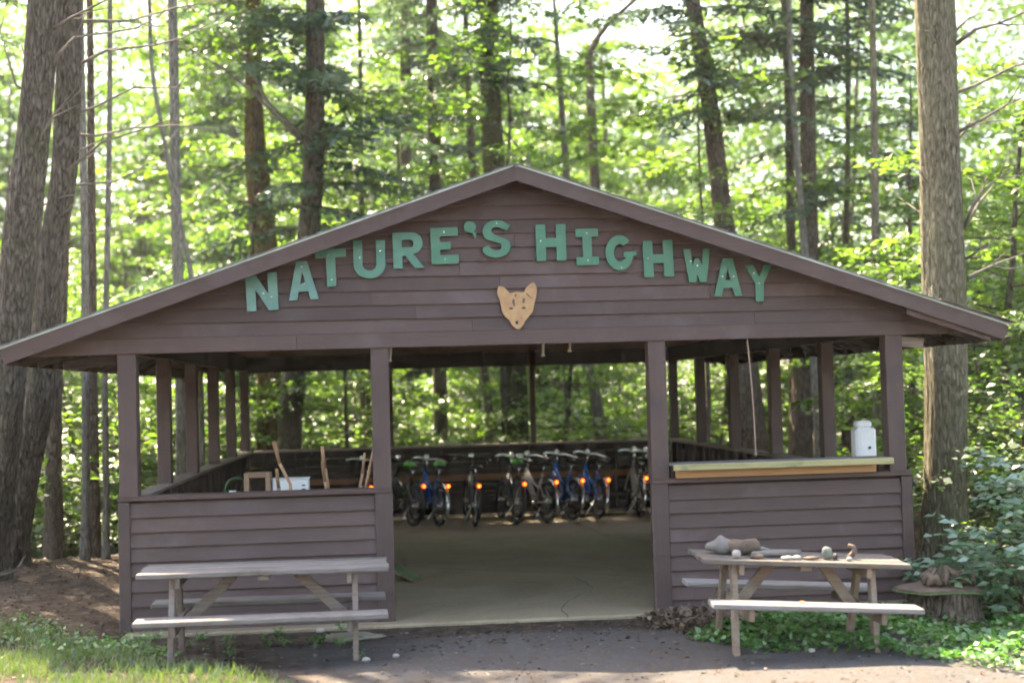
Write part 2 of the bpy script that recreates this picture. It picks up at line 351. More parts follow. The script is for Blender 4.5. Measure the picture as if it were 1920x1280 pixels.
# ------------------------------------------------------------------ mesh building
class MB:
    def __init__(s): s.v = []; s.f = []
    def add(s, verts, faces):
        o = len(s.v)
        s.v.extend([tuple(map(float, q)) for q in verts]); s.f.extend([tuple(i+o for i in q) for q in faces])
        return s
    def cbox(s, c, size, rot=None, b=0.004):
        hx, hy, hz = size[0]/2, size[1]/2, size[2]/2
        b = min(b, hx*0.6, hy*0.6, hz*0.6)
        vs = []; idx = {}
        for sx in (-1, 1):
            for sy in (-1, 1):
                for sz in (-1, 1):
                    for a in range(3):
                        q = [sx*(hx-b), sy*(hy-b), sz*(hz-b)]
                        q[a] = (sx*hx, sy*hy, sz*hz)[a]
                        idx[(sx, sy, sz, a)] = len(vs); vs.append(Vector(q))
        fs = []
        for a in range(3):
            p, q = (a+1) % 3, (a+2) % 3
            for sg in (-1, 1):
                loop = []
                for (i, j) in ((-1, -1), (1, -1), (1, 1), (-1, 1)):
                    k = [0, 0, 0]; k[a] = sg; k[p] = i; k[q] = j
                    loop.append(idx[(*k, a)])
                fs.append(loop if sg > 0 else loop[::-1])
        for a in range(3):
            p, q = (a+1) % 3, (a+2) % 3
            for i in (-1, 1):
                for j in (-1, 1):
                    k0 = [0, 0, 0]; k1 = [0, 0, 0]
                    k0[a] = -1; k1[a] = 1; k0[p] = k1[p] = i; k0[q] = k1[q] = j
                    l = [idx[(*k0, p)], idx[(*k1, p)], idx[(*k1, q)], idx[(*k0, q)]]
                    fs.append(l if i*j > 0 else l[::-1])
        for sx in (-1, 1):
            for sy in (-1, 1):
                for sz in (-1, 1):
                    l = [idx[(sx, sy, sz, a)] for a in range(3)]
                    fs.append(l if sx*sy*sz > 0 else l[::-1])
        c = Vector(c)
        if rot is not None: vs = [rot @ q for q in vs]
        return s.add([q+c for q in vs], fs)
    def beam(s, p0, p1, w, h, up=(0, 0, 1), b=0.004):
        p0, p1 = Vector(p0), Vector(p1)
        x = (p1-p0); ln = x.length; x.normalize()
        y = Vector(up).cross(x)
        if y.length < 1e-4: y = Vector((0, 1, 0)).cross(x)
        y.normalize(); z = x.cross(y)
        rot = Matrix((x, y, z)).transposed()
        return s.cbox((p0+p1)/2, (ln, w, h), rot, b)
    def tube(s, pts, rads, n=8, cap=True):
        pts = [Vector(p) for p in pts]
        rings = []
        prev = None
        for i, p in enumerate(pts):
            t = (pts[min(i+1, len(pts)-1)]-pts[max(i-1, 0)])
            if t.length < 1e-9: t = Vector((0, 0, 1))
            t.normalize()
            if prev is None:
                a = Vector((1, 0, 0)) if abs(t.x) < 0.9 else Vector((0, 1, 0))
                u = t.cross(a).normalized()
            else:
                u = (prev - t*prev.dot(t)).normalized()
            prev = u
            w = t.cross(u)
            r = rads[i] if hasattr(rads, '__len__') else rads
            rings.append([p + (u*math.cos(2*math.pi*k/n)+w*math.sin(2*math.pi*k/n))*r for k in range(n)])
        vs = [q for r in rings for q in r]
        fs = []
        for i in range(len(pts)-1):
            for k in range(n):
                fs.append((i*n+k, i*n+(k+1) % n, (i+1)*n+(k+1) % n, (i+1)*n+k))
        if cap:
            fs.append(tuple(range(n))[::-1]); fs.append(tuple(range((len(pts)-1)*n, len(pts)*n)))
        return s.add(vs, fs)
    def torus(s, c, R, r, n=28, m=8, axis='y'):
        vs = []; fs = []
        for i in range(n):
            a = 2*math.pi*i/n
            for j in range(m):
                b = 2*math.pi*j/m
                rr = R + r*math.cos(b)
                vs.append((c[0]+rr*math.cos(a), c[1]+r*math.sin(b), c[2]+rr*math.sin(a)))
        for i in range(n):
            for j in range(m):
                fs.append((i*m+j, i*m+(j+1) % m, ((i+1) % n)*m+(j+1) % m, ((i+1) % n)*m+j))
        return s.add(vs, fs)
    def blob(s, c, rad, seed=0, n=10, m=8, rough=0.18, flat=0.0):
        r = random.Random(seed)
        ph = [(r.uniform(0, 6.3), r.uniform(0, 6.3), r.uniform(-1, 1)) for _ in range(6)]
        vs = []; fs = []
        for j in range(m+1):
            th = math.pi*j/m
            for i in range(n):
                a = 2*math.pi*i/n
                d = Vector((math.sin(th)*math.cos(a), math.sin(th)*math.sin(a), math.cos(th)))
                k = 1+rough*sum(math.sin(2.2*d.x*(q+1)*0.6+p0)*math.cos(2.0*d.y+p1+d.z*q2) for q, (p0, p1, q2) in enumerate(ph))/2.2
                z = d.z*rad[2]*k
                if flat and z < -rad[2]*flat: z = -rad[2]*flat
                vs.append((c[0]+d.x*rad[0]*k, c[1]+d.y*rad[1]*k, c[2]+z))
        for j in range(m):
            for i in range(n):
                fs.append((j*n+i, (j+1)*n+i, (j+1)*n+(i+1) % n, j*n+(i+1) % n))
        return s.add(vs, fs)
    def prism(s, poly, y0, y1):
        """poly in XZ (counter-clockwise seen from -Y), extruded from y0 (front) to y1"""
        n = len(poly)
        vs = [(x, y0, z) for x, z in poly]+[(x, y1, z) for x, z in poly]
        fs = [tuple(range(n)), tuple(range(2*n-1, n-1, -1))]
        for i in range(n):
            j = (i+1) % n
            fs.append((i, n+i, n+j, j))
        return s.add(vs, fs)
    def mesh(s, name, mat, smooth=False):
        me = bpy.data.meshes.new(name)
        me.from_pydata(s.v, [], s.f)
        me.materials.append(M[mat])
        if smooth: me.polygons.foreach_set('use_smooth', [True]*len(me.polygons))
        me.validate(); me.update()
        return me
    def build(s, name, mat, parent=None, smooth=False, loc=(0, 0, 0), rot=(0, 0, 0), label=None):
        return place(name, s.mesh(name, mat, smooth), parent, loc, rot, label)

def place(name, me, parent=None, loc=(0, 0, 0), rot=(0, 0, 0), label=None):
    o = bpy.data.objects.new(name, me)
    C.objects.link(o)
    o.location = loc; o.rotation_euler = rot
    if parent is not None: o.parent = parent
    if label: o['label'] = label
    return o
def empty(name, loc=(0, 0, 0), rot=(0, 0, 0), parent=None):
    o = bpy.data.objects.new(name, None)
    o.empty_display_size = 0.2
    C.objects.link(o); o.location = loc; o.rotation_euler = rot
    if parent is not None: o.parent = parent
    return o
def tag(o, label=None, cat=None, group=None, kind=None):
    if label: o['label'] = label
    if cat: o['category'] = cat
    if group: o['group'] = group
    if kind: o['kind'] = kind
    return o
def copy_tree(o, parent=None):
    c = o.copy(); C.objects.link(c)
    if parent is not None: c.parent = parent
    for ch in list(o.children): copy_tree(ch, c)
    return c
def fast_mesh(name, verts, nper, mat):
    """verts (n, nper, 3) -> n separate nper-gons"""
    n = len(verts)
    me = bpy.data.meshes.new(name)
    me.vertices.add(n*nper); me.vertices.foreach_set('co', np.ascontiguousarray(verts, dtype=np.float32).ravel())
    me.loops.add(n*nper); me.loops.foreach_set('vertex_index', np.arange(n*nper, dtype=np.int32))
    me.polygons.add(n); me.polygons.foreach_set('loop_start', np.arange(n, dtype=np.int32)*nper)
    me.materials.append(M[mat])
    me.update(calc_edges=True); me.validate()
    return me
def leaves(pos, d, nor, ln, wd, fold=0.15, droop=0.0):
    """diamond leaves: base, side, tip, side"""
    d = d/np.linalg.norm(d, axis=1, keepdims=True)
    s = np.cross(nor, d); s /= (np.linalg.norm(s, axis=1, keepdims=True)+1e-9)
    n = np.cross(d, s)
    ln = ln[:, None]; wd = wd[:, None]
    a = pos
    b = pos+d*ln*0.42+s*wd*0.5+n*wd*fold
    c = pos+d*ln-n*ln*droop
    e = pos+d*ln*0.42-s*wd*0.5+n*wd*fold
    return np.stack([a, b, c, e], axis=1)

# ------------------------------------------------------------------ ground
FLOOR_Z = 0.03
D_ = 10.38; W_ = 7.2
def sstep(a, b, x):
    t = np.clip((x-a)/(b-a), 0, 1); return t*t*(3-2*t)
def ground_h(x, y):
    x = np.asarray(x, float); y = np.asarray(y, float)
    h = 0.10*np.exp(-((x+1.6)**2/1.4+(y-3.6)**2/2.6))
    h = h+0.12*np.exp(-((x+2.6)**2/1.5+(y-5.5)**2/2.0))
    h = h-2.2*sstep(5.5, 22, y)*sstep(0.3, -2.0, x)
    h = h-1.6*sstep(12.5, 34, y)*sstep(-2.0, 0.3, x)
    h = h+0.030*np.maximum(0, -4.5-y)+0.04*sstep(-0.6, -1.3, y)*sstep(-4.5, -3.0, y)
    h = h-0.07*sstep(5.2, 7.2, x)*sstep(0.5, -1.0, y)*sstep(-6, -4, y)
    h = h+0.02*np.sin(x*1.7+y*0.9)*np.cos(y*1.3-x*0.6)+0.012*np.sin(x*4.1+1)*np.sin(y*3.7)
    inside = sstep(-0.45, -0.1, x)*sstep(7.65, 7.3, x)*sstep(-0.17, 0.05, y)*sstep(10.9, 10.6, y)
    apron = sstep(-0.8, -0.3, x)*sstep(8.0, 7.5, x)*sstep(-1.0, -0.4, y)*sstep(11.2, 10.9, y)
    h = h*(1-0.8*apron)
    return h*(1-inside)-0.08*inside
def build_ground():
    xs = np.concatenate([np.linspace(-900, -60, 10)[:-1], np.linspace(-60, -8, 28)[:-1], np.linspace(-8, 12, 161)[:-1], np.linspace(12, 60, 26)[:-1], np.linspace(60, 900, 10)])
    ys = np.concatenate([np.linspace(-700, -40, 8)[:-1], np.linspace(-40, -6, 26)[:-1], np.linspace(-6, 13, 153)[:-1], np.linspace(13, 80, 36)[:-1], np.linspace(80, 1200, 10)])
    X, Y = np.meshgrid(xs, ys)
    Z = ground_h(X, Y)
    nx, ny = len(xs), len(ys)
    me = bpy.data.meshes.new('ground')
    i = np.arange(nx*ny).reshape(ny, nx)
    faces = np.stack([i[:-1, :-1], i[:-1, 1:], i[1:, 1:], i[1:, :-1]], -1).reshape(-1, 4)
    me.from_pydata(np.stack([X, Y, Z], -1).reshape(-1, 3).tolist(), [], faces.tolist())
    me.materials.append(M['ground'])
    me.polygons.foreach_set('use_smooth', [True]*len(me.polygons)); me.update()
    tag(place('ground', me), kind='structure')
build_ground()

# concrete floor of the shelter
mb = MB()
mb.cbox((W_/2, (D_-0.17+0.05)/2, FLOOR_Z-0.1), (W_+0.1, D_+0.22, 0.2), b=0.015)
floor = mb.build('concrete_floor', 'concrete')
tag(floor, kind='structure')
def crack(pix, w=0.012):
    pts = [on_z(u, v, FLOOR_Z+0.004) for u, v in pix]
    fine = []
    r = random.Random(len(pix))
    for a, b in zip(pts[:-1], pts[1:]):
        for t in np.linspace(0, 1, 6)[:-1]:
            q = a+(b-a)*t; fine.append((q[0]+r.uniform(-.02, .02), q[1]+r.uniform(-.03, .03)))
    fine.append((pts[-1][0], pts[-1][1]))
    m = MB()
    vs = []; fs = []
    for i, (x, y) in enumerate(fine):
        ww = w*r.uniform(0.4, 1.1)
        vs += [(x-ww, y, FLOOR_Z+0.004), (x+ww, y+0.012, FLOOR_Z+0.004)]
        if i: fs.append((2*i-2, 2*i-1, 2*i+1, 2*i))
    m.add(vs, fs)
    m.build('floor_crack', 'crack', floor)
crack([(1065, 1156), (1055, 1140), (1068, 1122), (1105, 1108), (1112, 1102), (1095, 1090), (1075, 1080)], 0.007)
crack([(745, 1060), (860, 1066), (980, 1070), (1100, 1074), (1215, 1081)], 0.007)
crack([(1100, 985), (1125, 1000), (1180, 1010), (1220, 1016)], 0.006)

# ------------------------------------------------------------------ shelter
pav = tag(empty('pavilion'), 'open brown wooden pavilion with low gable roof and half walls sheltering bicycles', 'pavilion')
XM, SL, ZA = 3.58, 0.34, 4.19       # ridge x, roof slope, height of rake top at the ridge
HW = 4.6                            # half width to the eave end
HH, HWALL = 2.565, 1.24
Y0R, Y1R = -0.36, D_+0.36           # rake planes
def roof_z(x): return ZA-SL*abs(x-XM)

def siding_mesh(xb0, xb1, xt0, xt1, h, lip=0.03, top=0.012):
    """one lap board: bottom edge proud, tucked under the board above. local origin at bottom left"""
    m = MB()
    b = 0.007
    vs = [(xb0, -lip+b*0.3, 0), (xb1, -lip+b*0.3, 0), (xb1, -lip, b), (xb0, -lip, b), (xt1, -top, h), (xt0, -top, h),
          (xb0, 0.0, 0), (xb1, 0.0, 0), (xt1, 0.0, h), (xt0, 0.0, h)]
    fs = [(0, 1, 2, 3), (3, 2, 4, 5), (6, 0, 3, 5, 9), (1, 7, 8, 4, 2), (5, 4, 8, 9), (7, 6, 9, 8), (0, 6, 7, 1)]
    return m.add(vs, fs)

# gable: backing panel and boards, front and back
def gable(y, sgn, name):
    zb = HH-0.015
    half = (ZA-0.05-zb)/SL-0.35
    m = MB()
    m.prism([(XM-half, zb+0.02), (XM+half, zb+0.02), (XM, zb+0.02+SL*half)], min(y, y+sgn*0.03), max(y, y+sgn*0.03))
    g = m.build(name, 'paint', pav)
    if sgn > 0:
        z = zb; k = 0
        while True:
            h = 0.135 if k == 0 else 0.130
            def half_at(zz): return (ZA-0.10-zz)/SL
            hb, ht = half_at(z), half_at(z+h)
            if hb < 0.05: break
            ht = max(ht, 0.01)
            lip = 0.05 if k == 0 else 0.030
            cuts = [0.0]
            if hb > 1.6: cuts = [(-0.45+0.5*((k*37) % 10)/10)*hb] + ([0.55*hb] if hb > 3 and k % 2 else [])
            xs_b = [XM-hb]+([XM+c for c in cuts] if hb > 1.6 else [])+[XM+hb]
            for q in range(len(xs_b)-1):
                ga, gb = (0.0 if q == 0 else 0.0015), (0.0 if q == len(xs_b)-2 else 0.0015)
                sm = siding_mesh(xs_b[q]+ga, xs_b[q+1]-gb, (XM-ht) if q == 0 else xs_b[q]+ga, (XM+ht) if q == len(xs_b)-2 else xs_b[q+1]-gb, h, lip, 0.042 if k == 0 else 0.010)
                sm.build('siding_board', 'paint', g, loc=(0, y+random.uniform(-.002, .002), z), rot=(0, random.uniform(-.0006, .0006), 0))
            z += h; k += 1
    return g
gable(0.0, 1, 'gable_wall')
gable(D_, -1, 'rear_gable_wall')

# rake boards
def rake(y, t, sgn):
    for s in (-1, 1):
        m = MB()
        x0, x1 = XM, XM+s*HW
        z0, z1 = ZA-0.012, roof_z(XM+s*HW)-0.012
        hh = 0.138
        poly = [(x0, z0-hh), (x1-s*0.035, z1-hh), (x1, z1-hh*0.55), (x1, z1), (x0, z0)]
        if s < 0: poly = poly[::-1]
        m.prism(poly, y, y+t)
        m.build('rake_board', 'paint', pav)
    # short blocking set behind the eave ends
    for s in (1,):
        m = MB()
        x0, x1 = XM+s*(HW-0.95), XM+s*(HW-0.14)
        poly = [(x0, roof_z(x0)-0.21), (x1, roof_z(x1)-0.21), (x1, roof_z(x1)-0.07), (x0, roof_z(x0)-0.07)]
        if s < 0: poly = poly[::-1]
        m.prism(poly, y+sgn*0.05 if sgn > 0 else y-0.03, y+sgn*0.05+0.028 if sgn > 0 else y-0.002)
        m.build('sub_rake_board', 'paint', pav)
rake(Y0R, 0.03, 1)
rake(Y1R-0.03, 0.03, -1)

# roof deck, shingle courses, drip edge, eave fascia, rafters
ang = math.atan(SL)
roof = MB()
for s in (-1, 1):
    x0, x1 = XM, XM+s*HW
    poly = [(x0, ZA-0.045), (x1, roof_z(x1)-0.045), (x1, roof_z(x1)-0.015), (x0, ZA-0.015)]
    if s < 0: poly = poly[::-1]
    roof.prism(poly, Y0R+0.034, Y1R-0.034)
roof_o = roof.build('roof_deck', 'dark_wood', pav)
slope_len = HW/math.cos(ang)
cr = 0.142
ncourse = int(slope_len/cr)+1
for s in (-1, 1):
    for k in range(ncourse):
        a = k*cr-0.02
        dd = slope_len-a+0.02 if k else slope_len+0.03
        up_len = min(cr*1.25, dd-0.005)
        if up_len < 0.03: continue
        x = XM+s*(dd*math.cos(ang)); z = ZA-dd*math.sin(ang)+0.0
        dirv = Vector((-s*math.cos(ang), 0, math.sin(ang)))
        nrm = Vector((s*math.sin(ang), 0, math.cos(ang)))
        p0 = Vector((x, 0, z))
        vs = []; fs = []
        # ragged front edge, wedge section
        ya, yb = Y0R-0.025+random.uniform(-.012, .008), Y1R+0.025
        for yy in (ya, yb):
            for (al, nn) in ((0, 0.002), (0, 0.016), (up_len, 0.008), (up_len, 0.002)):
                q = p0+dirv*al+nrm*nn; vs.append((q.x, yy, q.z))
        fs = [(0, 1, 2, 3), (7, 6, 5, 4), (0, 4, 5, 1), (1, 5, 6, 2), (2, 6, 7, 3), (3, 7, 4, 0)]
        MB().add(vs, fs).build('shingle_course', 'shingle', roof_o)
m = MB()
m.tube([(XM, Y0R-0.02, ZA-0.012), (XM, Y1R+0.02, ZA-0.012)], 0.024, 8)
m.build('ridge_cap', 'shingle', roof_o)
# lifted flap of roofing at the right front eave
m = MB()
vs = []
for i, (x, dz) in enumerate(((XM+HW-0.65, 0.012), (XM+HW-0.4, 0.018), (XM+HW-0.15, 0.024), (XM+HW+0.0, 0.025), (XM+HW+0.07, 0.024))):
    z = ZA-SL*(x-XM)+dz
    vs += [(x, Y0R-0.05, z), (x, Y0R+0.3, z+0.01), (x, Y0R-0.05, z+0.012), (x, Y0R+0.3, z+0.022)]
fs = []
for i in range(4):
    a = 4*i; b = a+4
    fs += [(a, b, b+1, a+1), (a+2, a+3, b+3, b+2), (a, a+2, b+2, b), (a+1, b+1, b+3, a+3)]
fs += [(0, 1, 3, 2), (16, 18, 19, 17)]
MB().add(vs, fs).build('lifted_shingle', 'driftwood', roof_o, label='lifted strip of roofing at the right eave')
for s in (-1, 1):
    m = MB()
    x0, x1 = XM+s*0.02, XM+s*(HW+0.01)
    for (ya, yb) in ((Y0R-0.012, Y0R-0.006),):
        poly = [(x0, roof_z(x0)-0.014), (x1, roof_z(x1)-0.014), (x1, roof_z(x1)+0.001), (x0, roof_z(x0)+0.001)]
        if s < 0: poly = poly[::-1]
        m.prism(poly, ya, yb)
    m.build('drip_edge', 'drip_metal', roof_o)
    x = XM+s*(HW-0.02)
    MB().cbox((x, (Y0R+Y1R)/2, roof_z(x)-0.10), (0.03, Y1R-Y0R-0.13, 0.13)).build('eave_fascia', 'paint', pav)
nr = 18
for s in (-1, 1):
    me = None
    for k in range(nr+1):
        y = 0.10+k*(D_-0.2)/nr
        if me is None:
            xo = XM+s*(HW-0.06); xi = XM+s*0.03
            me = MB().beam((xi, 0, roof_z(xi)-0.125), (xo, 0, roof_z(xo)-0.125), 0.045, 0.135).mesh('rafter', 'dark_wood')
        place('rafter', me, pav, (0, y, 0))
# ceiling boards (run across), tie joists
ceil_me = MB().cbox((0, 0, 0), (W_-0.16, 0.255, 0.02), b=0.003).mesh('ceiling_board', 'ceiling_wood')
cz = 2.80
yy = 0.36
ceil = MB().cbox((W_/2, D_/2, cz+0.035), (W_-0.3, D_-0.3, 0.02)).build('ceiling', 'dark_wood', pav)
while yy < D_-0.3:
    place('ceiling_board', ceil_me, ceil, (W_/2, yy, cz+random.uniform(0, .004))); yy += 0.262
# header beams (front behind gable trim, back, sides)
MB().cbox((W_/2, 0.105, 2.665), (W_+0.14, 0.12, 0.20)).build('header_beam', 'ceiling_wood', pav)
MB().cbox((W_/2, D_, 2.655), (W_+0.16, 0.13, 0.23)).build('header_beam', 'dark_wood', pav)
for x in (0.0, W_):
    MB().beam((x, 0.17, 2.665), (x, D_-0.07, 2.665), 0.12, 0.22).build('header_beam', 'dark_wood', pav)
# lookout blocks under the eaves at the front corners
MB().beam((W_+0.07, 0.10, 2.50), (W_+0.33, 0.10, 2.47), 0.09, 0.10).build('lookout_block', 'leg_wood', pav)
MB().beam((-0.07, 0.25, 2.52), (-0.62, 0.25, 2.47), 0.07, 0.10).build('lookout_block', 'dark_wood', pav)

# posts
PX = [0.0, 2.297, 4.900, 7.2]
PS = 0.168
pm = MB().cbox((0, 0, (HH+HWALL)/2+0.01), (PS, PS, HH-HWALL+0.01), b=0.006).mesh('post', 'paint_v')
for x in PX: place('post', pm, pav, (x, 0.055, 0))
for x in (PX[1], PX[2]):
    place('post', MB().cbox((0, 0, HWALL/2), (PS-0.02, PS-0.02, HWALL+0.06), b=0.006).mesh('post', 'paint_v'), pav, (x, 0.06, FLOOR_Z+0.01))
spm = MB().cbox((0, 0, (HH+HWALL)/2), (0.14, 0.15, HH-HWALL), b=0.006).mesh('post', 'paint_v')
for x in (0.0, W_):
    for k in range(1, 6): place('post', spm, pav, (x, D_*k/5-(0.02 if k == 5 else 0), 0))
bpm = MB().cbox((0, 0, (HH+HWALL)/2), (0.09, 0.12, HH-HWALL), b=0.006).mesh('post', 'paint_v')
for x in (2.40, 4.786): place('post', bpm, pav, (x, D_-0.02, 0))

# front half walls
NB = 9
def half_wall_front(x0, x1, name):
    w = MB().cbox(((x0+x1)/2, 0.075, HWALL/2-0.02), (x1-x0-0.02, 0.07, HWALL+0.02)).build(name, 'dark_wood', pav)
    bh = (HWALL-0.03)/NB
    me = siding_mesh(x0+0.10, x1-0.10, x0+0.10, x1-0.10, bh, 0.034, 0.008).mesh('siding_board', 'paint')
    for k in range(NB):
        place('siding_board', me, w, (random.uniform(-.003, .003), 0.036, -0.02+k*bh), (0, random.uniform(-.0012, .0012), 0))
    tm = MB().cbox((0, 0, (HWALL-0.02)/2-0.015), (0.105, 0.05, HWALL-0.02), b=0.005).mesh('corner_trim', 'paint_v')
    place('corner_trim', tm, w, (x0+0.05, 0.014, 0)); place('corner_trim', tm, w, (x1-0.05, 0.014, 0))
    MB().cbox(((x0+x1)/2, 0.05, HWALL-0.005), (x1-x0, 0.15, 0.05), b=0.006).build('cap_board', 'paint', w)
    return w
half_wall_front(-0.10, 2.385, 'front_half_wall')
half_wall_front(4.815, 7.335, 'front_half_wall')

# side and rear half walls: studs, horizontal boards outside, cap
def half_wall(p0, p1, inward, name, gap=0.0, n=9):
    p0, p1 = Vector(p0), Vector(p1)
    d = (p1-p0); ln = d.length; d.normalize()
    o = Vector(inward)
    rz = math.atan2(d.y, d.x)
    w = empty(name, tuple(p0), (0, 0, rz), pav)
    loc_in = 1 if (Vector((-d.y, d.x, 0)).dot(o) > 0) else -1
    bh = (HWALL-0.03-gap)/n
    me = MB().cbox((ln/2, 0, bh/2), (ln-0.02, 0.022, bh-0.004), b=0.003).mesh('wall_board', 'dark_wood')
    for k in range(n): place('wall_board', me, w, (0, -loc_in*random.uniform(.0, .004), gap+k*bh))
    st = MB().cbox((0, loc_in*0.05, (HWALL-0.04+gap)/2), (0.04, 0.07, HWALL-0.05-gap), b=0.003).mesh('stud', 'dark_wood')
    k = 0.25
    while k < ln-0.1:
        place('stud', st, w, (k, 0, gap/2)); k += 0.49
    MB().cbox((ln/2, loc_in*0.02, HWALL-0.012), (ln, 0.19, 0.035), b=0.005).build('cap_board', 'leg_wood', w)
    return w
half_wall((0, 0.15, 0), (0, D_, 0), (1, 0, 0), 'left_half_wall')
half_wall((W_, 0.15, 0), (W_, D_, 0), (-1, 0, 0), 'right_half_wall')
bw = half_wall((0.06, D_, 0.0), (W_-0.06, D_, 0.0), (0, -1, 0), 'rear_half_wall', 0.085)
MB().cbox((3.5, -0.105, 0.70), (7.0, 0.03, 0.10)).build('rail', 'rail_wood', bw)
MB().cbox((3.5, -0.105, 0.36), (7.0, 0.03, 0.08)).build('rail', 'dark_wood', bw)

# serving counter in the right front opening
ct = tag(empty('serving_counter', (6.03, 0.0, HWALL)), None)
ct.parent = pav
MB().cbox((0, -0.02, 0.147), (2.10, 0.42, 0.022), b=0.004).build('counter_top', 'grey_wood', ct)
MB().cbox((0, -0.237, 0.128), (2.10, 0.03, 0.06), b=0.006).build('edge_board', 'counter_edge', ct)
MB().cbox((-0.03, -0.075, 0.062), (1.93, 0.035, 0.082), b=0.004).build('apron_board', 'orange_wood', ct)
for x in (-1.0, 1.0): MB().cbox((x, 0.03, 0.075), (0.06, 0.14, 0.11)).build('counter_bracket', 'dark_wood', ct)

# ------------------------------------------------------------------ sign letters
sign = tag(empty('sign_lettering', (XM, -0.05, 3.1)), "green cut-out letters reading NATURE'S HIGHWAY arched across the brown gable", 'sign')
def arc(cx, cz, rx, rz, a0, a1, n=10):
    return [(cx+rx*math.cos(R_(a0+(a1-a0)*i/n)), cz+rz*math.sin(R_(a0+(a1-a0)*i/n))) for i in range(n+1)]
t = 0.29
GL = {
 'N': [[(0, 0), (t, 0), (t, .58), (.70, 0), (1, 0), (1, 1), (.71, 1), (.71, .42), (t, 1), (0, 1)]],
 'A': [[(0, 0), (.27, 0), (.33, .22), (.67, .22), (.73, 0), (1, 0), (.68, 1), (.32, 1)], [(.40, .42), (.5, .76), (.60, .42)]],
 'T': [[(.34, 0), (.64, 0), (.64, .78), (1, .78), (1, 1), (0, 1), (0, .78), (.34, .78)]],
 'U': [[(0, 1), (0, .36)]+arc(.5, .36, .5, .36, 180, 360, 14)+[(1, 1), (.72, 1), (.72, .36)]+arc(.5, .36, .22, .16, 360, 180, 10)+[(.28, 1)]],
 'R': [[(0, 0), (.29, 0), (.29, .36), (.40, .36), (.70, 0), (1, 0), (.66, .40)]+arc(.62, .70, .36, .30, -70, 90, 10)+[(0, 1)],
       [(.29, .58), (.29, .80), (.56, .80)]+arc(.58, .69, .10, .11, 80, -80, 6)],
 'E': [[(0, 0), (1, 0), (1, .24), (.33, .24), (.33, .40), (.72, .40), (.72, .60), (.33, .60), (.33, .77), (1, .77), (1, 1), (0, 1)]],
 "'": [arc(.46, .66, .46, .34, -60, 210, 14)+[(.05, .40), (.62, .30), (.82, .0), (.9, .0), (.96, .3)]],
 'S': [[(.0, .26)]+arc(.46, .30, .52, .30, 205, 360, 10)+arc(.46, .30, .52, .26, 0, 70, 6)+[(.45, .60)]+[(.30, .68), (.31, .76)]+arc(.5, .72, .20, .10, 140, 30, 6)+[(.86, .72), (1.0, .88)]
       +arc(.50, .70, .50, .30, 35, 200, 12)+[(.10, .50), (.42, .42), (.66, .36), (.66, .26)]+arc(.47, .28, .19, .10, -20, -150, 6)+[(.16, .32)]],
 'H': [[(0, 0), (.32, 0), (.32, .38), (.68, .38), (.68, 0), (1, 0), (1, 1), (.68, 1), (.68, .62), (.32, .62), (.32, 1), (0, 1)]],
 'I': [[(0, 0), (1, 0), (1, .22), (.70, .22), (.70, .78), (1, .78), (1, 1), (0, 1), (0, .78), (.30, .78), (.30, .22), (0, .22)]],
 'G': [arc(.46, .5, .46, .5, 42, 318, 22)+[(.90, .40), (1, .42), (1, .52), (.60, .52), (.60, .38), (.68, .34)]+arc(.46, .5, .19, .25, 310, 50, 14)],
 'W': [[(.17, 0), (.43, 0), (.5, .26), (.57, 0), (.83, 0), (1, 1), (.74, 1), (.69, .5), (.56, .72), (.44, .72), (.32, .5), (.26, 1), (0, 1)]],
 'Y': [[(.36, 0), (.66, 0), (.66, .48), (1, 1), (.72, 1), (.51, .68), (.30, 1), (0, 1), (.36, .48)]],
}
def glyph_mesh(ch, w, h, th):
    cu = bpy.data.curves.new('letter', 'CURVE'); cu.dimensions = '2D'; cu.fill_mode = 'BOTH'; cu.extrude = th/2; cu.bevel_depth = 0.0015
    for loop in GL[ch]:
        sp = cu.splines.new('POLY'); sp.points.add(len(loop)-1); sp.use_cyclic_u = True
        for p, (x, z) in zip(sp.points, loop): p.co = ((x-0.5)*w, (z-0.5)*h, 0, 1)
    ob = bpy.data.objects.new('tmp', cu); C.objects.link(ob)
    me = bpy.data.meshes.new_from_object(ob.evaluated_get(bpy.context.evaluated_depsgraph_get()))
    bpy.data.objects.remove(ob)
    me.name = 'letter'; me.materials.clear(); me.materials.append(M['letter'])
    return me
LET = [('N', 462, 520, 512, 582, 2), ('A', 540, 595, 490, 562, 2), ('T', 593, 649, 467, 537, 1), ('U', 663, 722, 451, 522, 0), ('R', 737, 794, 436, 503, 1), ('E', 808, 859, 427, 495, 0),
       ("'", 870, 894, 415, 446, 0), ('S', 905, 958, 413, 483, 0), ('H', 1005, 1061, 421, 489, 0), ('I', 1080, 1122, 429, 497, 0), ('G', 1135, 1193, 441, 507, 0), ('H', 1206, 1262, 451, 519, 0),
       ('W', 1282, 1332, 467, 529, -1), ('A', 1338, 1391, 485, 555, -1), ('Y', 1398, 1448, 497, 565, -1)]
NAMES = {"'": 'apostrophe'}
SCREW = {0: [(.55, .45), (.8, .35)], 1: [(.5, .86), (.55, .42)], 2: [(.45, .86), (.5, .18)], 3: [(.2, .55), (.85, .72)], 5: [(.5, .88), (.5, .13)], 7: [(.5, .92)], 8: [(.15, .55)], 9: [(.5, .88), (.5, .13)], 10: [(.5, .08)],
         11: [(.15, .52)], 12: [(.25, .64), (.5, .5)], 13: [(.3, .52), (.7, .52)], 14: [(.3, .78), (.5, .5)]}
scr = MB().tube([(0, 0, 0), (0, -0.006, 0)], [0.008, 0.005], 8).mesh('screw', 'screw')
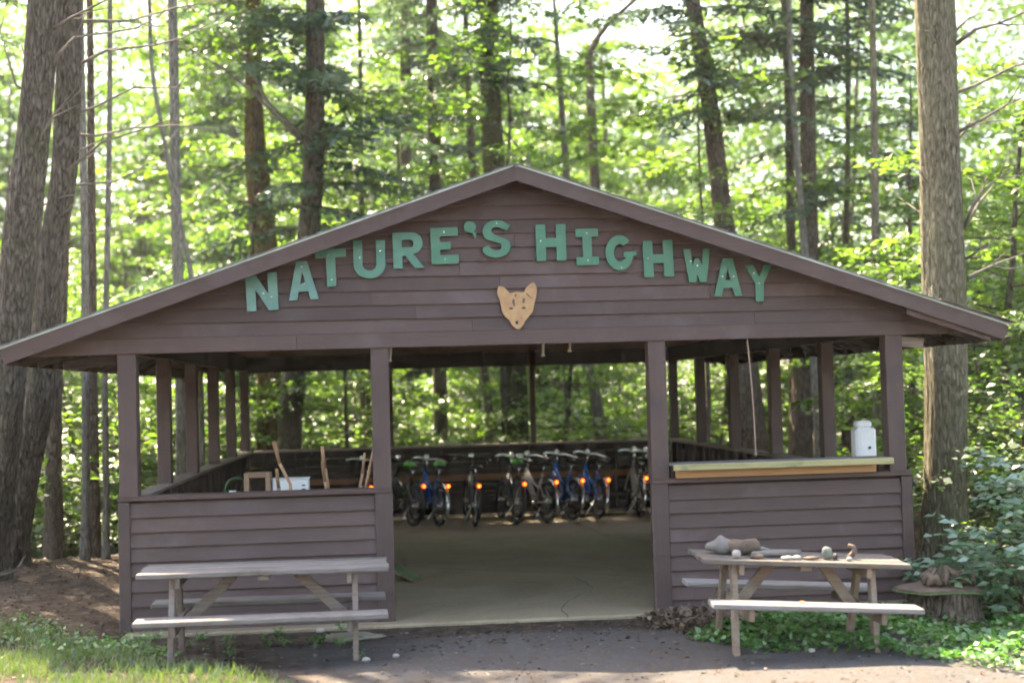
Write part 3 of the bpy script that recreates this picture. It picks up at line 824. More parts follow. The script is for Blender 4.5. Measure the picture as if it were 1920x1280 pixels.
for i, (ch, u0, u1, v0, v1, tw) in enumerate(LET):
    pl = -0.052
    a = on_y((u0+u1)/2, (v0+v1)/2, pl)
    sc_ = FPX/project(a)[2]
    w, h = (u1-u0)/sc_, (v1-v0)/sc_
    o = place('letter', glyph_mesh(ch, w, h, 0.016), sign, Vector(a)-sign.location, (R_(90), R_(0), 0), 'green letter '+NAMES.get(ch, ch))
    if i < 5: o.data.materials.clear(); o.data.materials.append(M['letter_sky_sheen' if i < 2 else 'letter_half_sheen'])  # leftmost letters carry the sky sheen in their colour
    o.rotation_euler = (R_(90), R_(-0.6-tw*0.6+random.uniform(-.7, .7)), 0)
    for (fx, fz) in SCREW.get(i, []):
        place('screw', scr, o, ((fx-0.5)*w, (fz-0.5)*h, 0.0095), (R_(-90), 0, 0))

# ------------------------------------------------------------------ fox head cut-out
fx = [(385, 165), (355, 230), (350, 330), (400, 460), (420, 580), (440, 700), (500, 790), (580, 860), (630, 960), (710, 1030), (770, 1040), (850, 960), (900, 870), (960, 800), (1050, 700), (1080, 560),
      (1120, 420), (1145, 290), (1135, 180), (1085, 110), (1010, 140), (930, 210), (890, 300), (830, 303), (760, 290), (680, 297), (605, 320), (560, 270), (480, 190)]
ctr = on_y(970, 575, -0.055)
fs_ = project(ctr)[2]/FPX/10.66
FXC = (745, 590)
fox = tag(empty('fox_head_cutout', tuple(ctr)), 'tan painted wooden fox head cut-out centred on the gable below the lettering', 'wall decoration')
poly = [((x-FXC[0])*fs_, -(y-FXC[1])*fs_) for x, y in fx]
MB().prism(poly, -0.012, 0.012).build('face_board', 'fox', fox)
def fdot(x, y, w, h, name):
    cx, cz_ = (x-FXC[0])*fs_, -(y-FXC[1])*fs_
    pts = [(cx+w*fs_*math.cos(2*math.pi*i/10), cz_+h*fs_*math.sin(2*math.pi*i/10)) for i in range(10)]
    MB().prism(pts, -0.0145, -0.0125).build(name, 'fox_dark', fox)
def fmark(pts, name, mat='driftwood'):
    MB().prism([((x-FXC[0])*fs_, -(y-FXC[1])*fs_) for x, y in pts], -0.0138, -0.0122).build(name, mat, fox)
fmark([(655, 430), (640, 500), (672, 570), (700, 575), (690, 500), (690, 440)], 'brow_mark')
fmark([(860, 420), (845, 470), (850, 530), (890, 510), (905, 430)], 'brow_mark')
fmark([(715, 330), (690, 370), (710, 400), (740, 360)], 'forehead_mark')
fmark([(925, 330), (960, 380), (1010, 410), (1040, 430), (1035, 415), (990, 375), (950, 330)], 'ear_fold')
fdot(618, 622, 42, 20, 'eye'); fdot(870, 617, 42, 22, 'eye'); fdot(725, 905, 32, 36, 'nose')

# ------------------------------------------------------------------ picnic tables
def picnic_table(loc, yaw, tilt, Ln, Wd, zt, so, zs, Ls, top_mat, seat_mat, leg_mat, brace_mat, label, top_boards=5, foot=0.40):
    t = tag(empty('picnic_table', loc), label, 'picnic table', 'picnic tables in front of the pavilion')
    t.rotation_euler = (Matrix.Rotation(yaw, 3, 'Z') @ Matrix.Rotation(tilt, 3, 'Y')).to_euler()
    bw_ = Wd/top_boards
    me = MB().cbox((0, 0, 0), (Ln, bw_-0.008, 0.04), b=0.006).mesh('plank', top_mat)
    for k in range(top_boards):
        place('plank', me, t, (random.uniform(-.012, .012), -Wd/2+bw_*(k+.5), zt-0.02+random.uniform(-.003, .003)), (random.uniform(-.01, .01), 0, random.uniform(-.002, .002)))
    sm = MB().cbox((0, 0, 0), (Ls, 0.255, 0.042), b=0.007).mesh('seat_plank', seat_mat)
    for s in (-1, 1): place('seat_plank', sm, t, (0, s*so, zs-0.021), (0, 0, random.uniform(-.004, .004)))
    xl = Ln/2-0.27
    for sx in (-1, 1):
        x = sx*xl
        for sy in (-1, 1):
            MB().beam((x, sy*0.17, zt-0.045), (x, sy*foot, -0.08), 0.045, 0.095, up=(0, 1, 0)).build('leg', leg_mat, t)
        MB().beam((x-sx*0.045, -Wd/2+0.06, zt-0.085), (x-sx*0.045, Wd/2-0.06, zt-0.085), 0.04, 0.085).build('top_cleat', leg_mat, t)
        MB().beam((x-sx*0.045, -so-0.10, zs-0.088), (x-sx*0.045, so+0.10, zs-0.088), 0.04, 0.09).build('seat_bearer', leg_mat, t)
        MB().beam((x-sx*0.09, 0, zs-0.09), (sx*Ln*0.13, 0, zt-0.06), 0.085, 0.04, up=(0, 1, 0)).build('brace', brace_mat, t)
    MB().cbox((0, 0, zt-0.06), (0.09, Wd-0.1, 0.04)).build('top_cleat', leg_mat, t)
    return t
tabL = picnic_table((1.332, -1.373, 0.0), 0.023, 0.007, 1.986, 0.681, 0.747, 0.495, 0.417, 1.959, 'grey_wood', 'grey_wood', 'leg_wood', 'leg_wood',
             'weathered grey picnic table with an empty top, left of the doorway')
tabR = picnic_table((5.561, -1.974, 0.0), -0.046, 0.059, 1.637, 0.709, 0.734, 0.60, 0.444, 1.60, 'brown_top', 'pale_seat', 'tan_wood', 'tan_wood',
             'tan-legged picnic table with stones and driftwood on its top, right of the doorway')
MR = tabR.rotation_euler.to_matrix()
def on_tab(x, y, z=0.735): return tuple(Vector((5.561, -1.974, 0))+MR@Vector((x, y, z)))
def small(name, mb_, mat, loc, label, cat, group=None, rz=0.0, smooth=True):
    o = mb_.build(name, mat, None, smooth, loc, (0, 0, rz))
    return tag(o, label, cat, group)
small('stone', MB().blob((0, 0, 0.062), (0.115, 0.10, 0.075), 3, 14, 10, 0.2, 0.8), 'stone', on_tab(-0.61, 0.02), 'big rounded grey stone at the left end of the tan-legged table', 'stone')
small('driftwood', MB().tube([(-0.14, 0, 0.085), (-0.09, 0, 0.07), (0, -0.01, 0.06), (0.08, 0, 0.068), (0.125, 0.01, 0.085), (0.14, 0.01, 0.09)], [0.03, 0.06, 0.062, 0.06, 0.045, 0.012], 10), 'driftwood', on_tab(-0.44, -0.02), 'thick brown driftwood chunk lying beside the big grey stone', 'driftwood')
small('stone', MB().blob((0, 0, 0.032), (0.037, 0.035, 0.036), 5, 10, 8, 0.1, 0.8), 'stone_white', on_tab(-0.54, -0.25), 'small round white stone in front of the big grey one', 'stone')
small('stone', MB().blob((0, 0, 0.016), (0.05, 0.035, 0.022), 8, 10, 6, 0.2, 0.7), 'driftwood', on_tab(-0.37, -0.25), 'small orange-brown stone in front of the driftwood chunk', 'stone')
small('bark_piece', MB().blob((0, 0, 0.03), (0.17, 0.05, 0.034), 9, 12, 6, 0.3, 0.7), 'stone', on_tab(-0.22, -0.12), 'long flat piece of grey bark right of the driftwood chunk', 'bark piece', rz=-0.1)
small('bark_piece', MB().tube([(-0.09, 0, 0.05), (0, 0.01, 0.04), (0.09, 0, 0.022)], [0.01, 0.025, 0.012], 7), 'stone_green', on_tab(-0.27, 0.03), 'slim greenish stick tip resting on the grey bark', 'bark piece')
small('stone', MB().blob((0, 0, 0.012), (0.045, 0.03, 0.018), 11, 10, 6, 0.2, 0.7), 'stone_white', on_tab(-0.15, -0.27), 'flat pale pebble in front of the grey bark strip', 'stone')
small('stone', MB().blob((0, 0, 0.014), (0.04, 0.03, 0.02), 14, 10, 6, 0.2, 0.7), 'stone_white', on_tab(-0.06, -0.25), 'small pale pebble at the right end of the grey bark strip', 'stone')
small('bark_piece', MB().blob((0, 0, 0.012), (0.07, 0.025, 0.016), 15, 10, 6, 0.3, 0.7), 'driftwood', on_tab(0.05, -0.24), 'small brown bark sliver near the middle of the table top', 'bark piece')
small('stone', MB().blob((0, 0, 0.045), (0.038, 0.035, 0.058), 17, 10, 8, 0.2, 0.7), 'stone_green', on_tab(0.20, -0.18), 'upright greenish stone right of the table middle', 'stone')
small('stone', MB().blob((0, 0, 0.02), (0.025, 0.03, 0.03), 19, 10, 6, 0.2, 0.6), 'fox_dark', on_tab(0.262, -0.18), 'dark little stone touching the upright greenish stone', 'stone')
small('driftwood', MB().tube([(-0.045, -0.02, 0.012), (-0.01, 0, 0.03), (0.02, 0.0, 0.07), (0.005, 0, 0.10), (-0.03, 0, 0.115)], [0.02, 0.026, 0.022, 0.018, 0.012], 8), 'driftwood', on_tab(0.42, -0.12), 'small hooked driftwood piece nearest the right end of the table', 'driftwood')
small('stone', MB().blob((0, 0, 0.013), (0.03, 0.022, 0.018), 21, 10, 6, 0.2, 0.6), 'stone_white', on_tab(0.36, -0.24), 'pinkish pebble in front of the hooked driftwood', 'stone')
o = MB().add([(-0.035, 0, 0.002), (0, -0.03, 0.014), (0.04, 0.005, 0.006), (0, 0.03, 0.018)], [(0, 1, 2, 3)]).build('fallen_leaf', 'orange_leaf', None, False, on_tab(-0.10, -0.60, 0.446))
tag(o, 'orange fallen leaf lying on the front seat of the tan-legged table', 'leaf')

# ------------------------------------------------------------------ bicycles
def bike_proto(paint, bar_mat='chrome'):
    b = empty('bicycle')
    def P(mb_, name, mat, par=b, smooth=True): return mb_.build(name, mat, par, smooth)
    fr = MB()
    fr.tube([(0.86, 0, 0.66), (0.80, 0, 0.88)], 0.025, 10)
    fr.tube([(0.835, 0, 0.74), (0.74, 0, 0.60), (0.43, 0, 0.29)], [0.042, 0.05, 0.046], 10)
    fr.tube([(0.82, 0, 0.82), (0.55, 0, 0.60), (0.33, 0, 0.52)], 0.02, 8)
    fr.tube([(0.43, 0, 0.28), (0.24, 0, 0.76)], 0.020, 8)
    for s in (-1, 1):
        fr.tube([(0.0, s*0.065, 0.33), (0.40, s*0.03, 0.28)], 0.011, 6)
        fr.tube([(0.0, s*0.065, 0.33), (0.30, s*0.02, 0.62)], 0.010, 6)
    P(fr, 'frame', paint)
    fk = MB()
    for s in (-1, 1): fk.tube([(0.865, s*0.05, 0.66), (0.90, s*0.06, 0.56), (1.06, s*0.06, 0.33)], [0.016, 0.016, 0.011], 6)
    fk.tube([(0.865, -0.055, 0.66), (0.865, 0.055, 0.66)], 0.018, 6)
    P(fk, 'fork', paint)
    for x in (0.0, 1.06):
        w = P(MB().torus((x, 0, 0.33), 0.306, 0.026, 28, 8), 'tyre', 'tyre')
        P(MB().torus((x, 0, 0.33), 0.272, 0.011, 28, 6), 'rim', 'chrome' if x else 'charcoal', w)
        sp = MB()
        for k in range(14):
            a = 2*math.pi*k/14
            sp.tube([(x, 0.02*(-1)**k, 0.33), (x+0.27*math.cos(a), 0, 0.33+0.27*math.sin(a))], 0.0018, 3, False)
        P(sp, 'spokes', 'chrome', w)
        P(MB().tube([(x, -0.06, 0.33), (x, 0.06, 0.33)], 0.028, 8), 'hub', 'chrome', w)
        f = MB(); vs = []; fs = []
        a0, a1 = (R_(20), R_(215)) if x == 0 else (R_(40), R_(190))
        for k in range(17):
            a = a0+(a1-a0)*k/16
            for yy_, rr in ((-0.035, 0.342), (0, 0.352), (0.035, 0.342), (0.0, 0.347)):
                vs.append((x+rr*math.cos(a), yy_, 0.33+rr*math.sin(a)))
            if k:
                for q in range(4): fs.append((4*k-4+q, 4*k-4+(q+1) % 4, 4*k+(q+1) % 4, 4*k+q))
        f.add(vs, fs); P(f, 'mudguard', 'chrome' if paint in ('tan_bike', 'blue') and x == 0 else 'black')
    hb = MB()
    hb.tube([(0.80, 0, 0.88), (0.785, 0, 0.97), (0.80, 0, 1.02)], 0.016, 8)
    bar = [(0.60, -0.31, 0.99), (0.72, -0.28, 1.015), (0.81, -0.16, 1.045), (0.82, 0, 1.03), (0.81, 0.16, 1.045), (0.72, 0.28, 1.015), (0.60, 0.31, 0.99)]
    hb.tube(bar, 0.0155, 8)
    h = P(hb, 'handlebar', bar_mat)
    for s in (-1, 1):
        P(MB().tube([(0.60, s*0.312, 0.989), (0.70, s*0.287, 1.01)], 0.020, 8), 'grip', 'black', h)
        P(MB().tube([(0.72, s*0.27, 1.0), (0.66, s*0.25, 0.975), (0.62, s*0.25, 0.965)], 0.006, 5), 'brake_lever', 'chrome', h)
    P(MB().blob((0.83, 0, 1.06), (0.03, 0.05, 0.045), 4, 10, 8, 0.05), 'display', 'chrome', h)
    sd = MB()
    secs = [(0.05, 0.085, 0.925), (0.10, 0.11, 0.93), (0.18, 0.09, 0.915), (0.26, 0.04, 0.91), (0.33, 0.025, 0.905)]
    vs = []; fs = []
    for (x, hwid, z) in secs:
        for k in range(8):
            a = 2*math.pi*k/8
            vs.append((x, hwid*math.cos(a), z+0.032*math.sin(a)*(1 if math.sin(a) > 0 else 1.2)))
    for i in range(len(secs)-1):
        for k in range(8): fs.append((i*8+k, (i+1)*8+k, (i+1)*8+(k+1) % 8, i*8+(k+1) % 8))
    fs.append(tuple(range(8))); fs.append(tuple(range(32, 40))[::-1])
    s_ = P(sd.add(vs, fs), 'saddle', 'black')
    P(MB().tube([(0.24, 0, 0.75), (0.185, 0, 0.90)], 0.014, 8), 'seat_post', 'chrome', s_)
    rk = MB()
    for s in (-1, 1):
        rk.tube([(0.0, s*0.075, 0.35), (-0.06, s*0.07, 0.70)], 0.006, 5)
        rk.tube([(-0.22, s*0.06, 0.70), (0.24, s*0.06, 0.70)], 0.007, 5)
    for x in (-0.22, -0.08, 0.06, 0.22): rk.tube([(x, -0.06, 0.70), (x, 0.06, 0.70)], 0.006, 5)
    P(rk, 'rear_rack', 'charcoal')
    tl = P(MB().tube([(-0.225, 0, 0.645), (-0.25, 0, 0.645)], [0.042, 0.04], 14), 'tail_light', 'tail_halo')
    P(MB().blob((-0.252, 0, 0.645), (0.012, 0.027, 0.027), 3, 10, 8, 0.02), 'bulb', 'tail_lit', tl)
    P(MB().cbox((-0.262, 0.085, 0.36), (0.008, 0.03, 0.07), b=0.003), 'reflector', 'white_reflector')
    cr_ = MB()
    cr_.tube([(0.43, -0.07, 0.28), (0.43, 0.07, 0.28)], 0.022, 8)
    cr_.tube([(0.43, -0.075, 0.28), (0.55, -0.08, 0.16)], 0.010, 6); cr_.tube([(0.43, 0.075, 0.28), (0.31, 0.08, 0.40)], 0.010, 6)
    cr_.torus((0.43, -0.06, 0.28), 0.085, 0.007, 18, 4)
    c_ = P(cr_, 'crank', 'chrome')
    for (x, y, z) in ((0.55, -0.135, 0.16), (0.31, 0.135, 0.40)):
        pd = P(MB().cbox((x, y, z), (0.09, 0.10, 0.025)), 'pedal', 'black')
        P(MB().cbox((x-0.048, y, z), (0.006, 0.06, 0.02)), 'reflector', 'amber', pd)
    P(MB().tube([(0.10, 0.05, 0.30), (0.06, 0.20, 0.012)], 0.009, 6), 'kickstand', 'chrome')
    P(MB().cbox((0.40, 0, 0.28), (0.16, 0.09, 0.12), b=0.03), 'motor_case', 'charcoal')
    return b
protos = {'blue': bike_proto('blue'), 'dark': bike_proto('charcoal'), 'tan': bike_proto('tan_bike'), 'black': bike_proto('black', 'charcoal')}
# (tail light px x, wheel foot px y, kind, yaw left deg, lean deg, label)
BK = [
 (673, 992, 'dark', 10, 6, 'dark bicycle seen above the left half wall, beside the leaning sticks'),
 (763, 990, 'black', 24, 8, 'black bicycle half hidden behind the doorway post on the left'),
 (811, 990, 'blue', 19, 8, 'blue bicycle parked leftmost of the three blue ones'),
 (881, 990, 'black', 4, 4, 'all-black bicycle standing alone left of the middle gap'),
 (958, 985, 'dark', 9, 9, 'dark bicycle with a green helmet, just right of the middle gap'),
 (1018, 982, 'tan', 21, 5, 'beige bicycle between the green-helmet bicycle and the middle blue one'),
 (1065, 978, 'blue', 18, 8, 'blue bicycle in the middle of the three blue ones'),
 (1113, 976, 'blue', 13, 10, 'sunlit blue bicycle at the right of the three blue ones'),
 (1193, 972, 'tan', 2, 7, 'beige bicycle with silver bars and a lime helmet, on the right'),
 (1232, 974, 'dark', 10, 6, 'dark bicycle half hidden behind the doorway post on the right'),
]
used = set(); bikes = []
for (u, v, kind, yaw, lean, lab) in BK:
    b = protos[kind] if kind not in used else copy_tree(protos[kind])
    used.add(kind)
    g = on_z(u+12, v, FLOOR_Z)
    rear = Vector((g[0], g[1]+0.28, FLOOR_Z))
    b.location = rear
    b.rotation_euler = (Matrix.Rotation(R_(90+yaw), 3, 'Z') @ Matrix.Rotation(R_(lean), 3, 'X')).to_euler()
    tag(b, lab, 'bicycle', 'bicycles parked along the rear wall of the pavilion')
    bikes.append(b)
for k in protos:
    if k not in used: raise RuntimeError(k)
def helmet(mat, bike, lab, local=(0.72, 0.0, 0.93), sc_=1.0):
    m = MB()
    m.blob((0, 0, 0), (0.13*sc_, 0.10*sc_, 0.085*sc_), 2, 16, 10, 0.03, 0.35)
    h = m.build('helmet', mat, None, True)
    M3 = bike.rotation_euler.to_matrix()
    h.location = bike.location + M3@Vector(local)
    h.rotation_euler = (R_(20), R_(10), bike.rotation_euler.z)
    for k in (-0.05, 0, 0.05):
        MB().tube([(-0.10*sc_, k*sc_, 0.052*sc_), (0, k*sc_*1.2, 0.088*sc_), (0.09*sc_, k*sc_, 0.055*sc_)], 0.008*sc_, 6).build('vent_rib', 'black', h)
    MB().tube([(0.03, -0.09*sc_, -0.02), (0, -0.05, -0.12), (0, 0.05, -0.12), (0.03, 0.09*sc_, -0.02)], 0.006, 5).build('chin_strap', 'black', h)
    return tag(h, lab, 'helmet', 'helmets hanging on the handlebars')
helmet('green_plastic', bikes[1], 'green helmet hanging on the half-hidden black bicycle at the left', (0.62, -0.12, 0.94))
helmet('green_plastic', bikes[2], 'green helmet hanging on the leftmost blue bicycle', (0.62, -0.16, 0.95))
helmet('green_plastic', bikes[4], 'green helmet hanging on the dark bicycle right of the middle gap', (0.55, -0.05, 0.93))
helmet('lime_plastic', bikes[8], 'small lime helmet hanging on the beige bicycle at the right', (0.6, -0.1, 0.88), 0.75)

# ------------------------------------------------------------------ things behind the left half wall
wt = tag(empty('work_table', (0.95, 1.15, FLOOR_Z)), 'dark work table mostly hidden behind the left half wall, holding a wooden box', 'table')
for k in range(3): MB().cbox((0, -0.25+0.25*k, 1.03), (1.6, 0.24, 0.035)).build('plank', 'dark_wood', wt)
for sx in (-1, 1):
    for sy in (-1, 1): MB().cbox((sx*0.72, sy*0.3, 0.505), (0.07, 0.07, 1.01)).build('leg', 'dark_wood', wt)
TZ = FLOOR_Z+1.049
q = on_y(484, 903, 1.15)
bx = tag(empty('birdhouse', (q[0], 1.15, TZ)), 'brown wooden nest box with a square dark opening, behind the left half wall', 'nest box')
MB().cbox((-0.105, 0, 0.15), (0.05, 0.2, 0.30)).build('side_panel', 'plywood', bx); MB().cbox((0.105, 0, 0.15), (0.05, 0.2, 0.30)).build('side_panel', 'plywood', bx)
MB().cbox((0, 0, 0.035), (0.158, 0.2, 0.07)).build('bottom_panel', 'plywood', bx); MB().cbox((0, 0, 0.275), (0.158, 0.2, 0.05)).build('top_panel', 'plywood', bx)
MB().cbox((0, 0.09, 0.16), (0.158, 0.015, 0.18)).build('back_panel', 'dark_wood', bx)
q = on_y(546, 906, 1.2)
wb = tag(empty('plastic_tub', (q[0], 1.2, TZ)), 'long white plastic tub beside the brown nest box', 'tub')
MB().cbox((0, 0, 0.11), (0.36, 0.2, 0.22), b=0.012).build('body', 'white', wb); MB().cbox((0, 0, 0.226), (0.375, 0.215, 0.016), b=0.004).build('rim', 'white', wb)
for zz in (0.08, 0.12, 0.16): MB().cbox((0.13, -0.102, zz), (0.035, 0.006, 0.014)).build('vent_slot', 'fox_dark', wb)
q = on_y(430, 925, 0.62)
bo = tag(empty('bowl', (q[0], 0.9, TZ)), 'small white upturned bowl left of the brown nest box', 'bowl')
MB().blob((0, 0, 0.0), (0.09, 0.09, 0.135), 1, 14, 8, 0.0, 0.02).build('bowl_shell', 'white', bo, True); MB().tube([(0, 0, 0.13), (0, 0, 0.142)], 0.035, 12).build('foot_ring', 'white', bo)
q = on_y(447, 897, 1.4)
hs = tag(empty('garden_hose', (q[0], 1.3, TZ)), 'coiled green garden hose left of the brown nest box', 'hose')
hm = MB()
for k in range(4): hm.torus((0, k*0.028-0.04, 0.13), 0.115-0.004*k, 0.012, 24, 6)
hm.build('coil', 'hose', hs, True); MB().tube([(0.1, 0.05, 0.06), (0.13, 0.0, 0.02), (0.05, -0.1, 0.013)], 0.012, 6).build('loose_end', 'hose', hs, True)
STK = [((514, 828), (545, 925), 0.55, 0.016, 'crooked reddish-brown stick with a knobbed tip behind the left half wall'),
       ((519, 880), (525, 935), 0.40, 0.018, 'short pale upright stick just left of the white tub'),
       ((604, 838), (617, 935), 0.35, 0.019, 'pale split stick leaning between the white tub and the doorway post'),
       ((604, 866), (616, 938), 0.30, 0.016, 'shorter pale stick touching the split one'),
       ((684, 850), (673, 930), 0.45, 0.014, 'reddish stick, shorter of the two beside the doorway post'),
       ((716, 772), (685, 925), 0.26, 0.014, 'tall thin stick leaning against the left doorway post')]
for i, (tp, bt, yd, r, lab) in enumerate(STK):
    a = on_y(*tp, yd if i != 5 else 0.16); b_ = on_y(*bt, yd+0.1 if i != 5 else 0.30)
    dv = (b_-a); e = a+dv*((a[2]-FLOOR_Z)/-dv[2]) if abs(dv[2]) > 1e-6 else b_
    n = 9; rr = random.Random(i+40); pts = []
    for k in range(n):
        tt = k/(n-1); w = 0.018*(2.0 if i == 0 else 0.7)*math.sin(math.pi*tt)
        pts.append(a+(e-a)*tt+np.array([rr.uniform(-w, w), rr.uniform(-w, w), 0]))
    base = Vector(pts[-1])
    pts = [Vector(p)-base for p in pts]
    st = tag(empty('walking_stick', tuple(base)), lab, 'stick', 'walking sticks leaning behind the left half wall')
    MB().tube(pts[1:], [r*(0.9+0.25*rr.random()) for _ in range(n-1)], 8).build('shaft', 'stick', st, True)
    MB().tube([pts[0]+Vector((0, 0, 0.01)), pts[0], pts[1]], [r*0.6, r*(1.4 if i == 0 else 0.9), r*0.95], 8).build('tip', 'stick', st, True)
# cord, white box, straps, tilted board
a = on_y(1400, 628, 0.02); b_ = on_y(1417, 851, -0.06)
cd = tag(empty('rope', tuple(b_)), 'thin tan cord hanging from the gable down to the serving counter', 'cord')
pts = [Vector(a+(b_-a)*t_)-Vector(b_)+Vector((0.012*math.sin(3.1*t_), 0, 0)) for t_ in np.linspace(0, 1, 9)]
MB().tube(pts, 0.008, 6).build('cord', 'rope', cd, True); MB().blob((0, 0, 0.0), (0.016, 0.016, 0.02), 1, 8, 6, 0.05).build('end_knot', 'rope', cd, True)
wbx = tag(empty('storage_box', (7.2, 0.92, HWALL+0.006)), 'white box with a narrower lid on the right side wall by the front post', 'box')
MB().cbox((0, 0, 0.20), (0.215, 0.17, 0.40), b=0.022).build('body', 'white', wbx); MB().cbox((-.005, 0, 0.435), (0.16, 0.13, 0.07), b=0.026).build('lid', 'white', wbx); MB().cbox((0.012, -0.087, 0.24), (0.15, 0.008, 0.27), b=0.003).build('front_panel', 'white', wbx)
MB().tube([(0.03, -0.0905, 0.20), (0.03, -0.10, 0.20)], 0.015, 10).build('knob', 'fox_dark', wbx)
for (u, v, hgt, lab) in ((1018, 640, 0.16, 'left of the two pale straps hanging from the ceiling right of centre'), (1068, 632, 0.13, 'right of the two pale straps hanging from the ceiling right of centre'), (731, 650, 0.16, 'pale strap hanging beside the top of the left doorway post')):
    p = on_y(u, v, 0.45 if u > 900 else 0.19)
    s_ = tag(empty('hanging_strap', (p[0], p[1], 2.79 if u > 900 else 2.62)), lab, 'strap', 'pale straps hanging under the roof')
    zl = on_y(u, v+26, 0.45 if u > 900 else 0.19)[2]-s_.location.z
    MB().tube([(0, 0, 0), (0.006, 0, zl*0.5), (-0.004, 0, zl)], [0.012, 0.016, 0.012], 6).build('strap', 'cloth_strap', s_); MB().cbox((-0.004, 0, zl), (0.04, 0.02, 0.02)).build('buckle', 'cloth_strap', s_)
p0 = on_z(788, 1090, FLOOR_Z); 
tb = tag(empty('ramp_board', (2.62, p0[1]+0.05, FLOOR_Z)), 'small board with a mossy green top tilted on the floor inside the left doorway post', 'board')
tb.rotation_euler = (0, 0, R_(-20))
MB().beam((0.03, 0, 0.014), (-0.42, 0.05, 0.215), 0.24, 0.022).build('board', 'tan_wood', tb); MB().beam((0.025, 0, 0.034), (-0.42, 0.05, 0.235), 0.235, 0.012).build('green_cover', 'green_turf', tb)
MB().cbox((-0.40, 0.05, 0.095), (0.06, 0.2, 0.19)).build('support_block', 'dark_wood', tb)

# ------------------------------------------------------------------ trees: trunk and crown builders
def gz(x, y): return float(ground_h(x, y))
def smooth_path(pts, step=0.45):
    pts = [np.array(p, float) for p in pts]
    P_ = [2*pts[0]-pts[1]]+pts+[2*pts[-1]-pts[-2]]
    out = []
    for i in range(1, len(P_)-2):
        a, b, c, d = P_[i-1:i+3]
        n = max(2, int(np.linalg.norm(c-b)/step))
        for k in range(n):
            t_ = k/n
            out.append(0.5*((2*b)+(-a+c)*t_+(2*a-5*b+4*c-d)*t_**2+(-a+3*b-3*c+d)*t_**3))
    out.append(pts[-1])
    return out
def trunk_mesh(path, rad, mat, n=14, seed=0, flare=0.35, rough=0.05, furrow=0.0):
    """path bottom to top, rad at each"""
    r = np.random.default_rng(seed)
    m = MB(); k = len(path)
    vs = []; fs = []
    ph = r.uniform(0, 6.28, 8)
    for i, p in enumerate(path):
        z = p[2]-path[0][2]
        fl = 1+flare*math.exp(-z/0.35)
        for j in range(n):
            a = 2*math.pi*j/n
            rr = rad[i]*fl*(1+rough*(math.sin(3*a+ph[0]+0.4*z)+0.7*math.sin(5*a+ph[1]-0.9*z)+0.5*math.sin(2*a+ph[2]+2.1*z)))
            if furrow:
                wv = a+0.10*math.sin(1.7*z+ph[4])+0.05*math.sin(4.3*z+ph[5])
                q = abs(math.sin(11*wv+ph[6]+0.8*math.sin(2.9*z+ph[7])+1.1*math.sin(3*a)))*0.6+abs(math.sin(17*wv+ph[5]+1.3*math.sin(2.1*z+5*a)))*0.4
                rr *= 1+furrow*(q-0.55)+furrow*0.35*math.sin(9.0*z+13*a+ph[2])*math.sin(5.3*z-7*a)
            if flare and z < 0.5: rr *= 1+0.16*math.sin(5*a+ph[3])*math.exp(-z/0.25)
            vs.append((p[0]+rr*math.cos(a), p[1]+rr*math.sin(a), p[2]))
        if i:
            for j in range(n): fs.append(((i-1)*n+j, (i-1)*n+(j+1) % n, i*n+(j+1) % n, i*n+j))
    fs.append(tuple(range((k-1)*n, k*n)))
    m.add(vs, fs)
    return m.mesh('trunk', mat, True)

def hemlock_crown(seed, h=13.0, rmax=3.0, dens=1.0, low=0.0):
    """drooping sprays of needle twigs round a straight axis from z=0 up; returns (wood mesh, needle mesh)"""
    r = np.random.default_rng(seed)
    wood = MB(); Ps = []; Ds = []; Ns = []; Ls = []; Ws = []
    z = 0.0
    while z < h:
        f = z/h
        z += (0.30+0.15*r.random())/dens
        nb = 2 if f < 0.7 else 3
        for _ in range(nb):
            az = r.uniform(0, 2*math.pi)
            ln = (rmax*(1-f)**0.75+0.35)*r.uniform(0.6, 1.1)
            up = r.uniform(-0.15, 0.25)
            k = max(4, int(ln/0.3))
            pts = []
            side = r.uniform(-0.25, 0.25)
            for i in range(k+1):
                s = i/k
                rad = ln*s
                a2 = az+side*s
                pts.append(np.array([math.cos(a2)*rad, math.sin(a2)*rad, z+up*rad-0.16*ln*s*s*ln*0.55]))
            wood.tube([Vector(p) for p in pts], [0.014*(1-0.85*i/k)+0.002 for i in range(k+1)], 4, False)
            # twigs
            npos = int(ln/0.055)
            for t_ in range(2, npos):
                s = t_/npos
                i = min(int(s*k), k-1); fr = s*k-i
                p = pts[i]*(1-fr)+pts[i+1]*fr
                d = pts[i+1]-pts[i]; d /= np.linalg.norm(d)
                sd = np.cross(d, [0, 0, 1]); sd /= np.linalg.norm(sd)+1e-9
                sg = 1 if t_ % 2 else -1
                tl = (0.12+0.55*(1-s)*min(1, s*4))*r.uniform(0.7, 1.2)
                td = d*0.75+sd*sg*1.0+np.array([0, 0, -0.18+0.2*r.standard_normal()*0.5]); td /= np.linalg.norm(td)
                nn = max(2, int(tl/0.06))
                u = (np.arange(nn)+0.2)/nn
                pos = p+td*(u[:, None]*tl)+np.array([0, 0, -1.0])*(0.12*tl*u[:, None]**2)
                jd = td+0.55*r.standard_normal((nn, 3))*[1, 1, 0.35]
                Ps.append(pos); Ds.append(jd); Ns.append(np.array([0, 0, 1.0])+0.35*r.standard_normal((nn, 3)))
                Ls.append(np.full(nn, 0.17)*r.uniform(0.8, 1.25, nn)); Ws.append(np.full(nn, 0.075)*r.uniform(0.8, 1.3, nn))
    V = leaves(np.concatenate(Ps), np.concatenate(Ds), np.concatenate(Ns), np.concatenate(Ls), np.concatenate(Ws), 0.05)
    return wood.mesh('boughs', 'bark_brown'), fast_mesh('needles', V, 4, 'needle')

